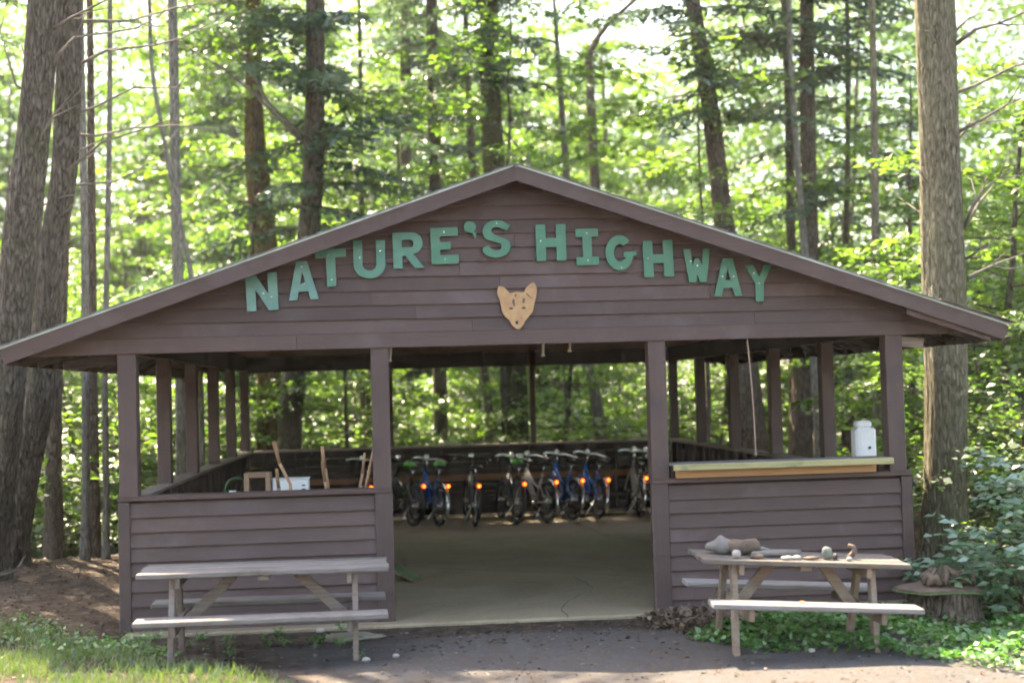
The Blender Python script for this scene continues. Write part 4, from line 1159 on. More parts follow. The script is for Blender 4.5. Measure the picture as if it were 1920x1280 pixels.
def broadleaf(seed, H, spread, nbr, leaf=0.10, first=0.25, mat='leaf', bark='bark_grey', lean=0.06, per=26, r0=None):
    """young forest tree with layered flat sprays; returns trunk, limbs, leaves meshes"""
    r = np.random.default_rng(seed)
    r0 = r0 or 0.010*H+0.012
    path = []; x = y = 0.0
    k = max(6, int(H/0.7))
    lx, ly = r.normal(0, lean, 2)
    for i in range(k+1):
        s = i/k
        x += (lx+r.normal(0, 0.05))*H/k; y += (ly+r.normal(0, 0.05))*H/k
        path.append(np.array([x, y, s*H-0.25]))
    rad = [r0*(1-0.88*i/k)+0.004 for i in range(k+1)]
    tm = trunk_mesh(path, rad, bark, 9, seed, 0.25, 0.03)
    limbs = MB(); Ps = []; Ds = []; Ns = []; Ls = []; Ws = []
    for b in range(nbr):
        s = first+(1-first)*((b+r.random())/nbr)
        i = min(int(s*k), k-1); p = path[i]+(path[i+1]-path[i])*(s*k-i)
        az = b*2.4+r.normal(0, 0.5)
        ln = spread*(0.45+0.75*math.sin(math.pi*min(1, (s-first)/(1-first)*0.85+0.22)))*r.uniform(0.65, 1.15)
        el = r.uniform(0.0, 0.5)+0.5*max(0, s-0.75)
        d = np.array([math.cos(az)*math.cos(el), math.sin(az)*math.cos(el), math.sin(el)])
        n = 6; pts = [p]; dd = d.copy()
        for _ in range(n):
            dd = dd+np.array([r.normal(0, .13), r.normal(0, .13), -0.07]); dd /= np.linalg.norm(dd)
            pts.append(pts[-1]+dd*ln/n)
        limbs.tube([Vector(q) for q in pts], [max(0.004, rad[i]*0.45*(1-0.8*q/n)) for q in range(n+1)], 4, False)
        # side sprays
        nsp = max(3, int(ln/0.22))
        for sp in range(nsp+1):
            u = 0.2+0.8*sp/max(1, nsp)
            j = min(int(u*n), n-1); q = pts[j]+(pts[j+1]-pts[j])*(u*n-j)
            dl = pts[j+1]-pts[j]; dl /= np.linalg.norm(dl)
            sd = np.cross(dl, [0, 0, 1]); sd /= np.linalg.norm(sd)+1e-9
            sg = 1 if sp % 2 else -1
            td = dl*0.8+sd*sg*r.uniform(0.3, 1.1)+np.array([0, 0, r.uniform(-0.15, 0.2)]); td /= np.linalg.norm(td)
            tl = ln*0.38*(1.1-0.6*u)*r.uniform(0.6, 1.2)+0.15
            e = q+td*tl
            limbs.tube([Vector(q), Vector(e)], [0.005, 0.002], 3, False)
            m_ = max(5, int(per*tl))
            uu = r.random(m_)**0.8
            pos = q+td*(uu[:, None]*tl)+sd*(r.normal(0, 0.10*(0.5+tl), m_))[:, None]+np.array([0, 0, 1])*(r.normal(0, 0.045, m_))[:, None]
            ds = td+0.9*r.standard_normal((m_, 3))*[1, 1, 0.35]
            Ps.append(pos); Ds.append(ds); Ns.append(np.array([0, 0, 1.0])+0.42*r.standard_normal((m_, 3)))
            z_ = r.uniform(0.4, 1.5, m_)*leaf
            Ls.append(z_); Ws.append(z_*r.uniform(0.55, 0.8, m_))
    V = leaves(np.concatenate(Ps), np.concatenate(Ds), np.concatenate(Ns), np.concatenate(Ls), np.concatenate(Ws), 0.12, 0.08)
    return tm, limbs.mesh('limbs', bark), fast_mesh('leaves', V, 4, mat)

HEM = [hemlock_crown(101, 13, 3.0, 1.15), hemlock_crown(102, 11, 2.6, 1.1), hemlock_crown(103, 14, 3.4, 1.1)]

def bare_branch(path, r0, seed, twigs=4):
    r = random.Random(seed)
    m = MB()
    path = [Vector(p) for p in path]
    n = len(path)
    m.tube(path, [r0*(1-0.75*i/(n-1)) for i in range(n)], 6)
    for k in range(twigs):
        i = r.randrange(1, n); p = path[i]; d = (path[i]-path[i-1]).normalized()
        q = p+(d+Vector((r.uniform(-.7, .7), r.uniform(-.7, .7), r.uniform(-.4, .5))))*r.uniform(.15, .45)
        m.tube([p, (p+q)/2+Vector((0, 0, r.uniform(-.03, .03))), q], [r0*0.4, r0*0.3, r0*0.15], 4)
    return m

def tree(pix, d, bark, label, crown=None, group=None, top=17.0, cat='tree', name='conifer_tree', branches=(), seed=None, flare=0.35, base_extra=True, dep=None):
    """pix: [(u, v, width px)] from top to bottom at forward distance d"""
    seed = seed or int(abs(pix[0][0])*7+d)
    pts = [(at(u, v, d if dep is None else d+dep*(v-pix[0][1])/400), w/2/(FPX/d)) for u, v, w in pix][::-1]
    base = pts[0][0].copy()
    g = gz(base[0], base[1])
    if base[2] > g-0.15:
        dirn = (pts[1][0]-base); dirn /= dirn[2]
        dirn[:2] *= 0.35
        ext = base-dirn*(base[2]-(g-0.2))
        pts = [(ext, pts[0][1]*1.08)]+pts
    tp = pts[-1][0]; dirn = tp-pts[-2][0]; dirn /= dirn[2]; dirn[:2] = np.clip(dirn[:2]*0.6, -0.08, 0.08)
    if top > tp[2]+1:
        ext = tp+dirn*(top-tp[2])
        pts.append(((tp+ext)/2, pts[-1][1]*0.75)); pts.append((ext, pts[-1][1]*0.35))
    near = d < 20
    path = smooth_path([p for p, _ in pts], 0.11 if near else 0.4)
    zs = np.array([p[2] for p in path]); rad = np.interp(zs, [p[2] for p, _ in pts], [r for _, r in pts])
    root = np.array([path[0][0], path[0][1], gz(path[0][0], path[0][1])])
    t_ = tag(empty(name, tuple(root)), label, cat, group)
    loc = [p-root for p in path]
    place('trunk', trunk_mesh(loc, rad, bark, 72 if near else 20, seed, flare, 0.05, 0.055 if near else 0.0), t_)
    if crown is not None:
        idx, z0, s = crown
        p = np.array([np.interp(z0, zs, [q[k] for q in path]) for k in range(2)]+[z0])-root
        wd, nd = HEM[idx]
        rz = random.uniform(0, 6.28)
        c_ = place('crown', nd, t_, tuple(p), (0, 0, rz)); c_.scale = (s, s, s)
        w_ = tag(place('boughs', wd, c_), kind='stuff')
    for k, (pp, dz, r0) in enumerate(branches):
        P_ = []
        for i, (u, v) in enumerate(pp):
            P_.append(at(u, v, d+dz*i/(len(pp)-1))-root)
        bare_branch(P_, r0, seed+k).build('branch', 'dead_twig', t_, True)
    return t_

for (hx, hy, hi, hz0, lab) in ((-4.7, 8.4, 0, 6.5, 'unseen hemlock added to shade the left ground, behind the thick trunks'), (-7.5, 10.0, 1, 5.0, 'unseen hemlock added to shade the left ground, farthest back')):  # out-of-view trees added to throw shade on the left ground
    u_, v_, d_ = project((hx, hy, 1.0))
    tree([(u_, -200, 30), (u_, 600, 42), (u_, 1000, 48)], d_, 'bark_brown', lab, (hi, hz0, 0.75), 'unseen hemlocks added to shade the left ground', top=17)
# near trees at the left
tree([(82, -40, 54), (64, 230, 60), (45, 400, 64), (24, 600, 66), (2, 800, 72), (-25, 1010, 80)], 16.2, 'bark_grey',
     'thickest grey trunk at the far left, leaning, its foot out of view', None, branches=[
        ([(90, 60), (130, 35), (190, 5), (240, -25)], -0.6, 0.022), ([(92, 120), (140, 70), (250, 55), (300, 30)], 0.4, 0.02), ([(70, 300), (78, 250), (100, 215), (130, 190)], -0.5, 0.018),
        ([(60, 180), (30, 160), (0, 60)], -.3, 0.02)])
tree([(130, -40, 44), (121, 300, 46), (100, 450, 48), (88, 600, 50), (76, 720, 54), (48, 860, 60), (18, 1010, 66), (8, 1062, 76)], 17.2, 'bark_grey',
     'grey trunk curving left at its foot, beside the thickest left trunk', (1, 13.0, 0.8), branches=[
        ([(130, 130), (200, 95), (290, 85), (340, 72), (420, 30)], 0.8, 0.022), ([(125, 220), (180, 200), (250, 165), (330, 165), (370, 120)], -0.5, 0.018),
        ([(115, 250), (180, 255), (250, 240), (330, 235), (400, 245)], 0.8, 0.02), ([(100, 345), (150, 300), (190, 268), (290, 235), (345, 228)], -0.8, 0.02),
        ([(98, 352), (160, 345), (215, 340), (260, 318), (310, 280)], 0.5, 0.016), ([(90, 225), (130, 205), (165, 190)], -0.9, 0.016),
        ([(80, 385), (120, 368), (165, 362), (205, 352)], -0.6, 0.014), ([(110, 460), (160, 440), (240, 420), (330, 400)], 0.9, 0.012),
        ([(85, 415), (120, 400), (140, 380)], -.4, .012), ([(135, 40), (240, 40), (330, 15), (420, 0)], 1.2, 0.025), ([(118, 300), (190, 262), (220, 250)], -.3, .014)])
tree([(112, 560, 26), (101, 700, 28), (100, 900, 30), (101, 1074, 36)], 18.4, 'bark_brown', 'straight upright trunk just right of the curving grey one at the left', None, flare=0.3)
tree([(152, 100, 12), (158, 400, 13), (160, 700, 14), (161, 900, 15), (160, 1066, 18)], 18.0, 'bark_pale', 'slim pale stem, left of a close pair by the left wall', None, top=13)
tree([(170, 150, 12), (173, 450, 15), (175, 700, 16), (177, 900, 17), (178, 1062, 20)], 19.0, 'bark_brown', 'slim dark stem, right of a close pair by the left wall', None, top=15)
tree([(206, 150, 9), (203, 400, 10), (197, 700, 11), (199, 900, 12), (199, 1060, 14)], 18.4, 'bark_pale', 'thin pale stem closest to the left corner post of the pavilion', None, top=12)
tree([(322, -30, 17), (326, 150, 18), (331, 400, 20), (338, 620, 21), (341, 800, 23), (343, 980, 26)], 22.5, 'bark_pale', 'slim pale trunk rising behind the left roof slope, third post from the front', (1, 10.5, 0.7), top=15)
tree([(280, -30, 7), (284, 120, 7.5), (300, 220, 8), (322, 340, 9), (345, 450, 9), (363, 540, 10), (376, 700, 10), (380, 960, 11)], 21.0, 'bark_pale', 'thin bent pale stem crossing in front of the slim trunk behind the left roof slope', None, top=10.5, name='bent_sapling')
tree([(474, -40, 26), (476, 200, 34), (484, 330, 44), (498, 470, 50), (507, 620, 52), (509, 760, 54), (510, 960, 58)], 27.0, 'bark_orange', 'thick sunlit orange-brown trunk behind the start of the lettering', (1, 7.4, 0.85), top=16)
tree([(592, -40, 34), (590, 140, 37), (588, 280, 38), (580, 420, 41), (562, 600, 43), (545, 760, 44), (540, 960, 48)], 25.0, 'bark_grey', 'dark leaning trunk wrapped by hemlock boughs behind the left roof slope', (0, 4.7, 1.2), branches=[
        ([(575, 275), (535, 235), (480, 180), (420, 130), (345, 85), (250, 55)], -1.5, 0.035), ([(570, 260), (500, 190), (460, 110), (400, 50), (345, 0)], 0.8, 0.04), ([(530, 265), (545, 300), (570, 320)], 0.2, 0.014)])
tree([(676, 200, 9), (678, 500, 10), (680, 700, 11), (679, 860, 12)], 30.0, 'bark_brown', 'thin dark trunk seen through the left opening beside the doorway post', None, top=13)
tree([(810, 0, 22), (817, 400, 24), (824, 700, 26), (827, 860, 28)], 30.0, 'bark_brown', 'brown trunk seen in the left half of the doorway opening', (2, 4.8, 0.9), top=16)
tree([(880, 200, 12), (893, 450, 13), (908, 690, 15), (928, 830, 17), (934, 900, 18)], 29.0, 'bark_brown', 'dark slanting stem left of the thick mossy trunk in the doorway', None, top=13)
tree([(915, 0, 34), (922, 250, 40), (942, 480, 46), (962, 690, 50), (967, 840, 52), (968, 900, 56)], 27.0, 'bark_moss', 'thick mossy trunk standing left of the middle rear post', (2, 7.6, 0.8), top=17, branches=[
        ([(930, 235), (960, 262), (990, 300)], -1.0, 0.03), ([(910, 190), (870, 165), (820, 120), (770, 80)], -0.8, 0.022)])
tree([(1064, 350, 14), (1085, 560, 18), (1106, 680, 21), (1122, 780, 24), (1132, 860, 26)], 28.0, 'bark_pale', 'pale slanting trunk seen in the right half of the doorway opening', None, top=11)
tree([(1250, -60, 8), (1185, 5, 13), (1140, 45, 14), (1108, 95, 15), (1106, 140, 16), (1112, 270, 18), (1118, 400, 20), (1126, 700, 24), (1130, 900, 26)], 33.0, 'bark_brown', 'dark thin tree bending right across the white sky gap', None, top=4, name='bent_tree', branches=[([(1108, 112), (1085, 100), (1065, 85)], 0, 0.04), ([(1112, 260), (1090, 200), (1040, 160)], .5, .02)])
tree([(1290, -60, 27), (1303, 30, 29), (1330, 200, 32), (1355, 400, 38), (1385, 600, 46), (1406, 760, 52), (1416, 900, 56)], 26.0, 'bark_brown', 'dark leaning trunk rising behind the right roof slope, left of the close trunks', (0, 6.6, 1.0), top=16, branches=[([(1345, 190), (1400, 165), (1460, 140)], .6, .02)])
tree([(1470, -40, 14), (1478, 200, 15), (1483, 460, 17), (1488, 700, 18), (1490, 900, 20)], 27.5, 'bark_brown', 'thin dark trunk, left of three close trunks behind the right roof slope', None, top=15)
tree([(1478, -40, 9), (1484, 150, 10), (1497, 330, 12), (1508, 460, 13), (1524, 640, 14), (1533, 800, 15), (1535, 940, 17)], 25.0, 'bark_pale', 'pale slim trunk crossing between the close trunks behind the right roof slope', None, top=13)
tree([(1512, -40, 25), (1514, 200, 28), (1517, 460, 31), (1508, 690, 40), (1502, 840, 46), (1500, 960, 50)], 26.5, 'bark_brown', 'sturdy brown trunk, right of three close trunks behind the right roof slope', (1, 7.8, 1.1), top=17)
tree([(1588, 0, 9), (1590, 250, 10), (1586, 500, 12), (1592, 700, 13), (1594, 900, 14)], 27.0, 'bark_brown', 'thin dark stem behind the white storage box', (2, 4.7, 1.0), top=14)
tree([(1640, 300, 14), (1642, 600, 16), (1647, 800, 18), (1650, 960, 20)], 22.5, 'bark_tan', 'slim tan stem close behind the right front corner post', None, top=12)
# big tan trunk right
tree([(1748, -60, 70), (1756, 150, 72), (1764, 330, 74), (1772, 540, 77), (1776, 720, 78), (1774, 900, 74), (1772, 1010, 82), (1772, 1052, 92)], 16.6, 'bark_tan',
     'massive tan trunk standing at the right corner of the pavilion', (1, 10.5, 1.1), top=19, branches=[
        ([(1785, 88), (1830, 55), (1870, 45), (1925, 22)], -0.8, 0.03), ([(1790, 60), (1815, 35), (1850, 20)], 0.8, 0.02), ([(1790, 175), (1830, 160), (1900, 125), (1940, 110)], .5, .026),
        ([(1792, 250), (1840, 225), (1890, 195), (1930, 178)], -0.6, 0.026), ([(1795, 262), (1815, 240), (1850, 228)], .5, .02), ([(1808, 425), (1825, 385), (1845, 355), (1872, 335)], -0.5, 0.024),
        ([(1808, 430), (1835, 380), (1860, 350)], .6, .02), ([(1812, 485), (1835, 470), (1860, 458)], -.4, .02), ([(1815, 520), (1860, 498), (1920, 475)], .4, .022), ([(1760, 100), (1755, 80), (1745, 60)], -0.5, 0.016),
        ([(1745, 350), (1730, 330), (1722, 318)], -.4, .014), ([(1745, 415), (1720, 395), (1700, 380)], .4, .014)])

# ------------------------------------------------------------------ leafy understory trees and shrubs of the wood
BL = [broadleaf(201, 9.5, 2.6, 36, 0.145, 0.14, per=34), broadleaf(202, 7.5, 2.4, 30, 0.135, 0.12, per=34), broadleaf(203, 12.5, 3.0, 44, 0.155, 0.16, per=34), broadleaf(204, 11, 2.8, 40, 0.15, 0.2, 'leaf_dark', per=34), broadleaf(205, 5.5, 2.0, 26, 0.125, 0.08, per=36)]
SH = [broadleaf(211, 2.8, 1.5, 22, 0.10, 0.06, 'leaf', 'bark_brown', 0.1, 30), broadleaf(212, 2.2, 1.4, 20, 0.09, 0.05, 'leaf_dark', 'bark_brown', 0.1, 32)]
TALL = [broadleaf(221, 19, 4.2, 52, 0.21, 0.22, 'leaf', 'bark_grey', 0.03, 26), broadleaf(222, 17, 4.0, 48, 0.2, 0.25, 'leaf', 'bark_brown', 0.03, 26)]
def put_tree(var, x, y, rz, s, name, label, cat, group):
    tm, lm, vm = var
    t_ = tag(empty(name, (x, y, gz(x, y)), (0, 0, rz)), label, cat, group)
    t_.scale = (s, s, s)
    place('trunk', tm, t_); cr_ = place('crown', vm, t_); tag(place('limbs', lm, cr_), kind='stuff')
    return t_
def blocked(x, y, m=1.2):
    return -m-0.4 < x < W_+m+0.4 and -m < y < D_+m
rt = random.Random(5)
WOOD = []          # (object, what it is, photo x of its foot, distance): place words are added below
def scatter(n, d0, d1, u0, u1, var, smin, smax, name, label, cat, group, sky_gap=True, margin=1.3):
    k = 0; tries = 0
    while k < n and tries < n*20:
        tries += 1
        d = math.sqrt(rt.uniform(d0*d0, d1*d1)); u = rt.uniform(u0, u1)
        p = at(u, 700, d)
        if blocked(p[0], p[1], margin): continue
        if sky_gap and 1070 < u < 1300 and d > 24 and rt.random() < 0.75: continue
        o_ = put_tree(var[rt.randrange(len(var))], p[0], p[1], rt.uniform(0, 6.28), rt.uniform(smin, smax), name, label, cat, group)
        WOOD.append((o_, label, u, d))
        k += 1
scatter(18, 26, 35, -60, 1960, [BL[1], BL[4]], 0.75, 1.05, 'broadleaf_tree', 'low bright green broadleaf tree', 'tree', 'low broadleaf trees close behind the pavilion')
scatter(16, 36, 46, -80, 2000, [BL[0], BL[2], BL[3]], 0.8, 1.1, 'broadleaf_tree', 'mid-height green broadleaf tree', 'tree', 'broadleaf trees in the wood')
scatter(20, 48, 64, -150, 2100, TALL, 0.8, 1.1, 'tall_broadleaf_tree', 'tall leafy tree far behind', 'tree', 'tall trees deep in the wood')
scatter(40, 25, 46, 250, 1900, SH, 1.0, 1.7, 'shrub', 'low leafy woodland shrub', 'shrub', 'shrubs under the trees', False)
scatter(10, 19.5, 30, -120, 220, SH, 0.8, 1.4, 'shrub', 'low leafy woodland shrub', 'shrub', 'shrubs at the left', False)
scatter(6, 21, 30, -150, 230, BL[1:2]+BL[4:], 0.7, 1.0, 'broadleaf_tree', 'young green broadleaf tree', 'tree', 'broadleaf trees at the left')
scatter(7, 19, 30, 1790, 2080, BL[:2]+BL[4:], 0.6, 0.95, 'broadleaf_tree', 'young green broadleaf tree', 'tree', 'broadleaf trees at the right')
scatter(7, 16, 22, 1820, 2080, SH, 0.8, 1.2, 'shrub', 'low leafy woodland shrub', 'shrub', 'shrubs at the right', False)
HIGH = [broadleaf(231, 10.5, 2.3, 22, 0.15, 0.52, 'leaf', 'bark_grey', 0.04, 20, 0.07), broadleaf(232, 9.5, 2.1, 18, 0.145, 0.55, 'leaf', 'bark_brown', 0.05, 20, 0.06)]
for (u_, d_, vi, s_) in ((930, 26.0, 0, 0.95), (450, 26.2, 1, 1.1), (700, 31.0, 0, 1.0), (1335, 25.4, 1, 0.95)):
    p_ = at(u_, 700, d_)
    o_ = put_tree(HIGH[vi], p_[0], p_[1], rt.uniform(0, 6.28), s_, 'broadleaf_tree', 'slender tree with a high leafy crown', 'tree', 'slender trees with high crowns behind the pavilion')
    WOOD.append((o_, 'slender tree with a high leafy crown', u_, d_))
# slim trunks deep in the wood
for k in range(4):
    while True:
        u = rt.uniform(-40, 1960); d = rt.uniform(33, 58)
        if not (1080 < u < 1290): break
    w = rt.uniform(0.12, 0.4)*FPX/d
    du = rt.uniform(-25, 25)
    o_ = tree([(u+du, 0, w*0.8), (u+du*.4, 400, w*.95), (u, 880, w*1.1)], d, rt.choice(['bark_brown', 'bark_grey', 'bark_brown', 'bark_pale']),
         'distant straight trunk', (rt.randrange(3), rt.uniform(6, 10), rt.uniform(.8, 1.1)) if rt.random() < .5 else None, 'distant trunks deep in the wood', top=16, seed=900+k)
    WOOD.append((o_, 'distant straight trunk', u, d))

ANCH = [(-1e9, 60, 'at the left edge, among the thick leaning trunks'), (60, 235, 'between the left trunks and the left corner post'), (235, 470, 'behind the left side posts'), (470, 715, 'behind the left front opening'),
        (715, 975, 'behind the left half of the doorway'), (975, 1235, 'behind the right half of the doorway'), (1235, 1455, 'behind the left half of the serving counter'),
        (1455, 1690, 'behind the right half of the serving counter'), (1690, 1830, 'near the massive tan trunk'), (1830, 1e9, 'right of the massive tan trunk')]
ORD = ['nearest', 'second nearest', 'third nearest', 'fourth nearest', 'fifth nearest', 'sixth nearest', 'seventh nearest', 'eighth nearest', 'ninth nearest', 'tenth nearest']
for what in sorted({w[1] for w in WOOD}):
    for a0, a1, words in ANCH:
        sel = sorted([w for w in WOOD if w[1] == what and a0 <= w[2] < a1], key=lambda w: w[3])
        for k, w in enumerate(sel):
            w[0]['label'] = ('%s %s' % (what, words)) if len(sel) == 1 else ('%s %s, %s' % (what, words, ORD[min(k, 9)] if k < len(sel)-1 else 'farthest back'))
# the far edge of the wood, one mass of foliage
def far_wood():
    r = np.random.default_rng(77)
    Ps = []; 
    nclump = 4600
    for _ in range(nclump):
        u = r.uniform(-350, 2270); d = r.uniform(64, 84)
        zt = r.uniform(-3.5, 27)
        p = at(u, 700, d); p[2] = zt
        uu, vv, _z = project(p)
        if 1085 < uu < 1290 and vv < 135 and r.random() < 0.93: continue
        if zt > 20 and r.random() < 0.3: continue
        s = r.uniform(0.7, 1.7)
        n = 62
        q = r.standard_normal((n, 3))*[s, s, s*0.55]+p
        Ps.append(q)
    P_ = np.concatenate(Ps); n = len(P_)
    V = leaves(P_, r.standard_normal((n, 3))*[1, 1, .5], np.array([0, 0, 1.0])+0.7*r.standard_normal((n, 3)), r.uniform(.22, .45, n), r.uniform(.16, .3, n), .1, .08)
    o = place('distant_woodland', fast_mesh('distant_woodland', V, 4, 'leaf'))
    tag(o, 'bright mass of leaves at the far edge of the wood', 'woodland', kind='stuff')
far_wood()

# ------------------------------------------------------------------ plants and litter round the pavilion
def soup(name, label, cat, mat, P_, Dv, Nv, Ls, Ws, fold=.12, droop=.08):
    V = leaves(P_, Dv, Nv, Ls, Ws, fold, droop)
    return tag(place(name, fast_mesh(name, V, 4, mat)), label, cat, kind='stuff')
r = np.random.default_rng(31)
def inpoly(x, y, poly):
    c = np.zeros(len(x), bool); j = len(poly)-1
    for i in range(len(poly)):
        xi, yi = poly[i]; xj, yj = poly[j]
        c ^= ((yi > y) != (yj > y)) & (x < (xj-xi)*(y-yi)/(yj-yi+1e-12)+xi)
        j = i
    return c
def sample(poly, n):
    xs = [p[0] for p in poly]; ys = [p[1] for p in poly]
    out = []
    while sum(map(len, out)) < n:
        x = r.uniform(min(xs), max(xs), n); y = r.uniform(min(ys), max(ys), n)
        k = inpoly(x, y, poly); out.append(np.stack([x[k], y[k]], 1))
    return np.concatenate(out)[:n]
def clumpy(P, thr, f=2.3, ph=0):
    v = np.sin(P[:, 0]*f+ph)*np.cos(P[:, 1]*f*1.13-ph)+0.6*np.sin(P[:, 0]*f*2.7+P[:, 1]*f*1.9+ph)
    return v+0.5*r.standard_normal(len(P)) > thr
# grass at the lower left
gp = [(-3.2, 1.9), (-1.5, 1.05), (-0.6, 0.1), (0.1, -0.9), (0.6, -1.75), (1.5, -2.35), (1.9, -3.6), (-3.5, -3.8)]
P = sample(gp, 30000); P = P[clumpy(P, -0.45)]
n = len(P); z = ground_h(P[:, 0], P[:, 1])
dv = np.stack([r.normal(0, .45, n), r.normal(0, .45, n), np.ones(n)], 1)
soup('grass', 'thin sunlit grass in the lower left corner', 'grass', 'grass', np.column_stack([P, z-0.01]), dv, r.standard_normal((n, 3))*[1, 1, .1], r.uniform(.04, .12, n), r.uniform(.006, .012, n), .05, .25)
P = sample([(-1.9, 1.3), (-1.2, 1.2), (0.1, -0.3), (0.9, -1.1), (0.5, -1.6), (-0.5, -0.8), (-2.2, 0.9)], 2600); P = P[clumpy(P, 0.1, 3.1)]
n = len(P); z = ground_h(P[:, 0], P[:, 1])
soup('low_weeds', 'low round-leaved weeds along the upper edge of the grass', 'weeds', 'cover_leaf', np.column_stack([P, z+r.uniform(.01, .09, n)]), r.standard_normal((n, 3))*[1, 1, .3], np.array([0, 0, 1.])+.4*r.standard_normal((n, 3)), r.uniform(.025, .06, n), r.uniform(.02, .05, n))
# ground cover at the right
gc = [(4.75, -1.55), (5.2, -2.35), (6.2, -2.6), (7.2, -3.3), (9.5, -3.0), (10.5, 0.2), (8.0, 0.8), (7.5, -0.25), (5.6, -0.35), (5.3, -0.9)]
P = sample(gc, 15000); P = P[clumpy(P, -0.75, 2.6, 1.0)]
n = len(P); z = ground_h(P[:, 0], P[:, 1])
soup('ground_cover', 'fresh green leafy ground cover round the tan-legged picnic table', 'ground cover', 'cover_leaf', np.column_stack([P, z+r.uniform(.02, .15, n)*(0.55+0.45*np.sin(P[:, 0]*5)*np.cos(P[:, 1]*4))]),
     r.standard_normal((n, 3))*[1, 1, .3], np.array([0, 0, 1.])+.4*r.standard_normal((n, 3)), r.uniform(.035, .075, n), r.uniform(.03, .06, n))
# dead leaves: heap beside the right front wall, and scatter everywhere
hp = sample([(4.6, -0.15), (5.7, -0.25), (5.6, -0.8), (5.15, -1.7), (4.8, -1.4), (4.65, -0.8)], 1000)
n = len(hp); hz = 0.12*np.exp(-((hp[:, 0]-5.1)**2/.16+(hp[:, 1]+0.65)**2/.3))
soup('leaf_heap', 'brown heap of dead leaves at the foot of the right front wall', 'leaf litter', 'dead_leaf', np.column_stack([hp, ground_h(hp[:, 0], hp[:, 1])+hz*r.uniform(.5, 1, n)+.01]), r.standard_normal((n, 3))*[1, 1, .5], np.array([0, 0, 1.])+.7*r.standard_normal((n, 3)), r.uniform(.05, .10, n), r.uniform(.03, .06, n), .25)
P = np.concatenate([sample([(-4, -3.5), (9, -4.2), (10, -0.3), (-4, -0.2)], 2600), sample([(-5, 0), (-0.3, 0), (-0.3, 6), (-7, 7)], 5200), sample([(7.5, 0), (12, 0), (12, 6), (7.5, 6)], 1500), sample([(2.5, -1.6), (4.9, -1.6), (4.8, -0.2), (2.4, -0.2)], 260)])
n = len(P)
soup('leaf_litter', 'scattered dead leaves and needles on the ground', 'leaf litter', 'dead_leaf', np.column_stack([P, ground_h(P[:, 0], P[:, 1])+.006]), r.standard_normal((n, 3))*[1, 1, .1], np.array([0, 0, 1.])+.25*r.standard_normal((n, 3)), r.uniform(.02, .07, n), r.uniform(.006, .03, n), .2)
# pebbles on the paved strip
pm_ = MB()
for k in range(260):
    x = random.uniform(0.8, 7.0); y = random.uniform(-4.2, -0.5); s = random.choice([.005, .006, .007, .008, .01, .013])
    pm_.blob((x, y, gz(x, y)+s*0.3), (s*1.3, s, s*0.7), k, 6, 4, 0.2)
tag(pm_.build('gravel', 'stone', None, True), 'loose pebbles on the worn paving before the doorway', 'gravel', kind='stuff')
# seedlings under the left table
def weed(x, y, s, label, nl=9, mat='cover_leaf', seed=0):
    q = np.random.default_rng(seed+int(x*100))
    w = tag(empty('seedling', (x, y, gz(x, y))), label, 'weed', 'seedlings under the grey picnic table')
    st = MB(); Ps = []; Ds = []
    for k in range(nl):
        a = 2.4*k; h_ = s*(0.4+0.6*k/nl); rr = s*q.uniform(.2, .5)
        e = np.array([math.cos(a)*rr, math.sin(a)*rr, h_])
        st.tube([(0, 0, 0), Vector(e)*0.6+Vector((0, 0, .1*s)), Vector(e)], .002, 3, False)
        for _ in range(3):
            Ps.append(e+q.normal(0, .008, 3)); Ds.append(np.array([math.cos(a)+q.normal(0, .6), math.sin(a)+q.normal(0, .6), q.normal(0, .25)]))
    n_ = len(Ps)
    V = leaves(np.array(Ps), np.array(Ds), np.array([0, 0, 1.])+.3*q.standard_normal((n_, 3)), q.uniform(.3, .5, n_)*s, q.uniform(.2, .35, n_)*s)
    st.build('stems', 'cover_leaf', w); place('leaves', fast_mesh('leaves', V, 4, mat), w)
    return w
SEED = []
for i, (u, v, s) in enumerate([(290, 1198, .10), (355, 1212, .07), (375, 1200, .09), (425, 1205, .09), (505, 1208, .10), (532, 1212, .10), (590, 1218, .10), (600, 1205, .09), (635, 1215, .09), (640, 1180, .10), (668, 1214, .08), (430, 1232, .08), (520, 1190, .09), (255, 1205, .12), (275, 1210, .1), (675, 1235, .07)]):
    p = on_z(u, v, 0.02)
    SEED.append((u, weed(p[0], p[1], s, 'small green seedling under the grey picnic table', 9, 'cover_leaf', i)))
SEED.sort(key=lambda q: q[0])
NTH = ['first', 'second', 'third', 'fourth', 'fifth', 'sixth', 'seventh', 'eighth']
for k, (_, o_) in enumerate(SEED):
    o_['label'] = 'small green seedling under the grey picnic table, %s from the %s' % ((NTH[k], 'left') if k < 8 else (NTH[len(SEED)-1-k], 'right'))
# flat stone, stones, pink scrap
p = on_z(655, 1198, 0.0)
small('flat_stone', MB().blob((0, 0, 0.02), (0.25, 0.14, 0.045), 23, 16, 8, 0.25, 0.6), 'stone_flat', (p[0], p[1], gz(p[0], p[1])), 'flat tan stone under the right end of the grey picnic table', 'stone')
for (u, v, s, lab) in ((687, 1243, .028, 'white pebble just right of the grey table foot'), (742, 1237, .026, 'white pebble on the paving below the left doorway post'), (600, 1183, .035, 'small pinkish stone beside the flat tan stone'), (1522, 1233, .025, 'white pebble in front of the ground cover')):
    p = on_z(u, v, 0.01); small('pebble', MB().blob((0, 0, s*.5), (s*1.2, s, s*.75), int(u), 9, 7, .15, .6), 'stone_white', (p[0], p[1], gz(p[0], p[1])), lab, 'pebble')
p = on_z(345, 1213, 0.0)
small('plastic_scrap', MB().blob((0, 0, .006), (.06, .03, .012), 4, 10, 5, .3, .6), 'rustpink', (p[0], p[1], gz(p[0], p[1])), 'faded pink scrap lying under the left end of the grey table', 'scrap')
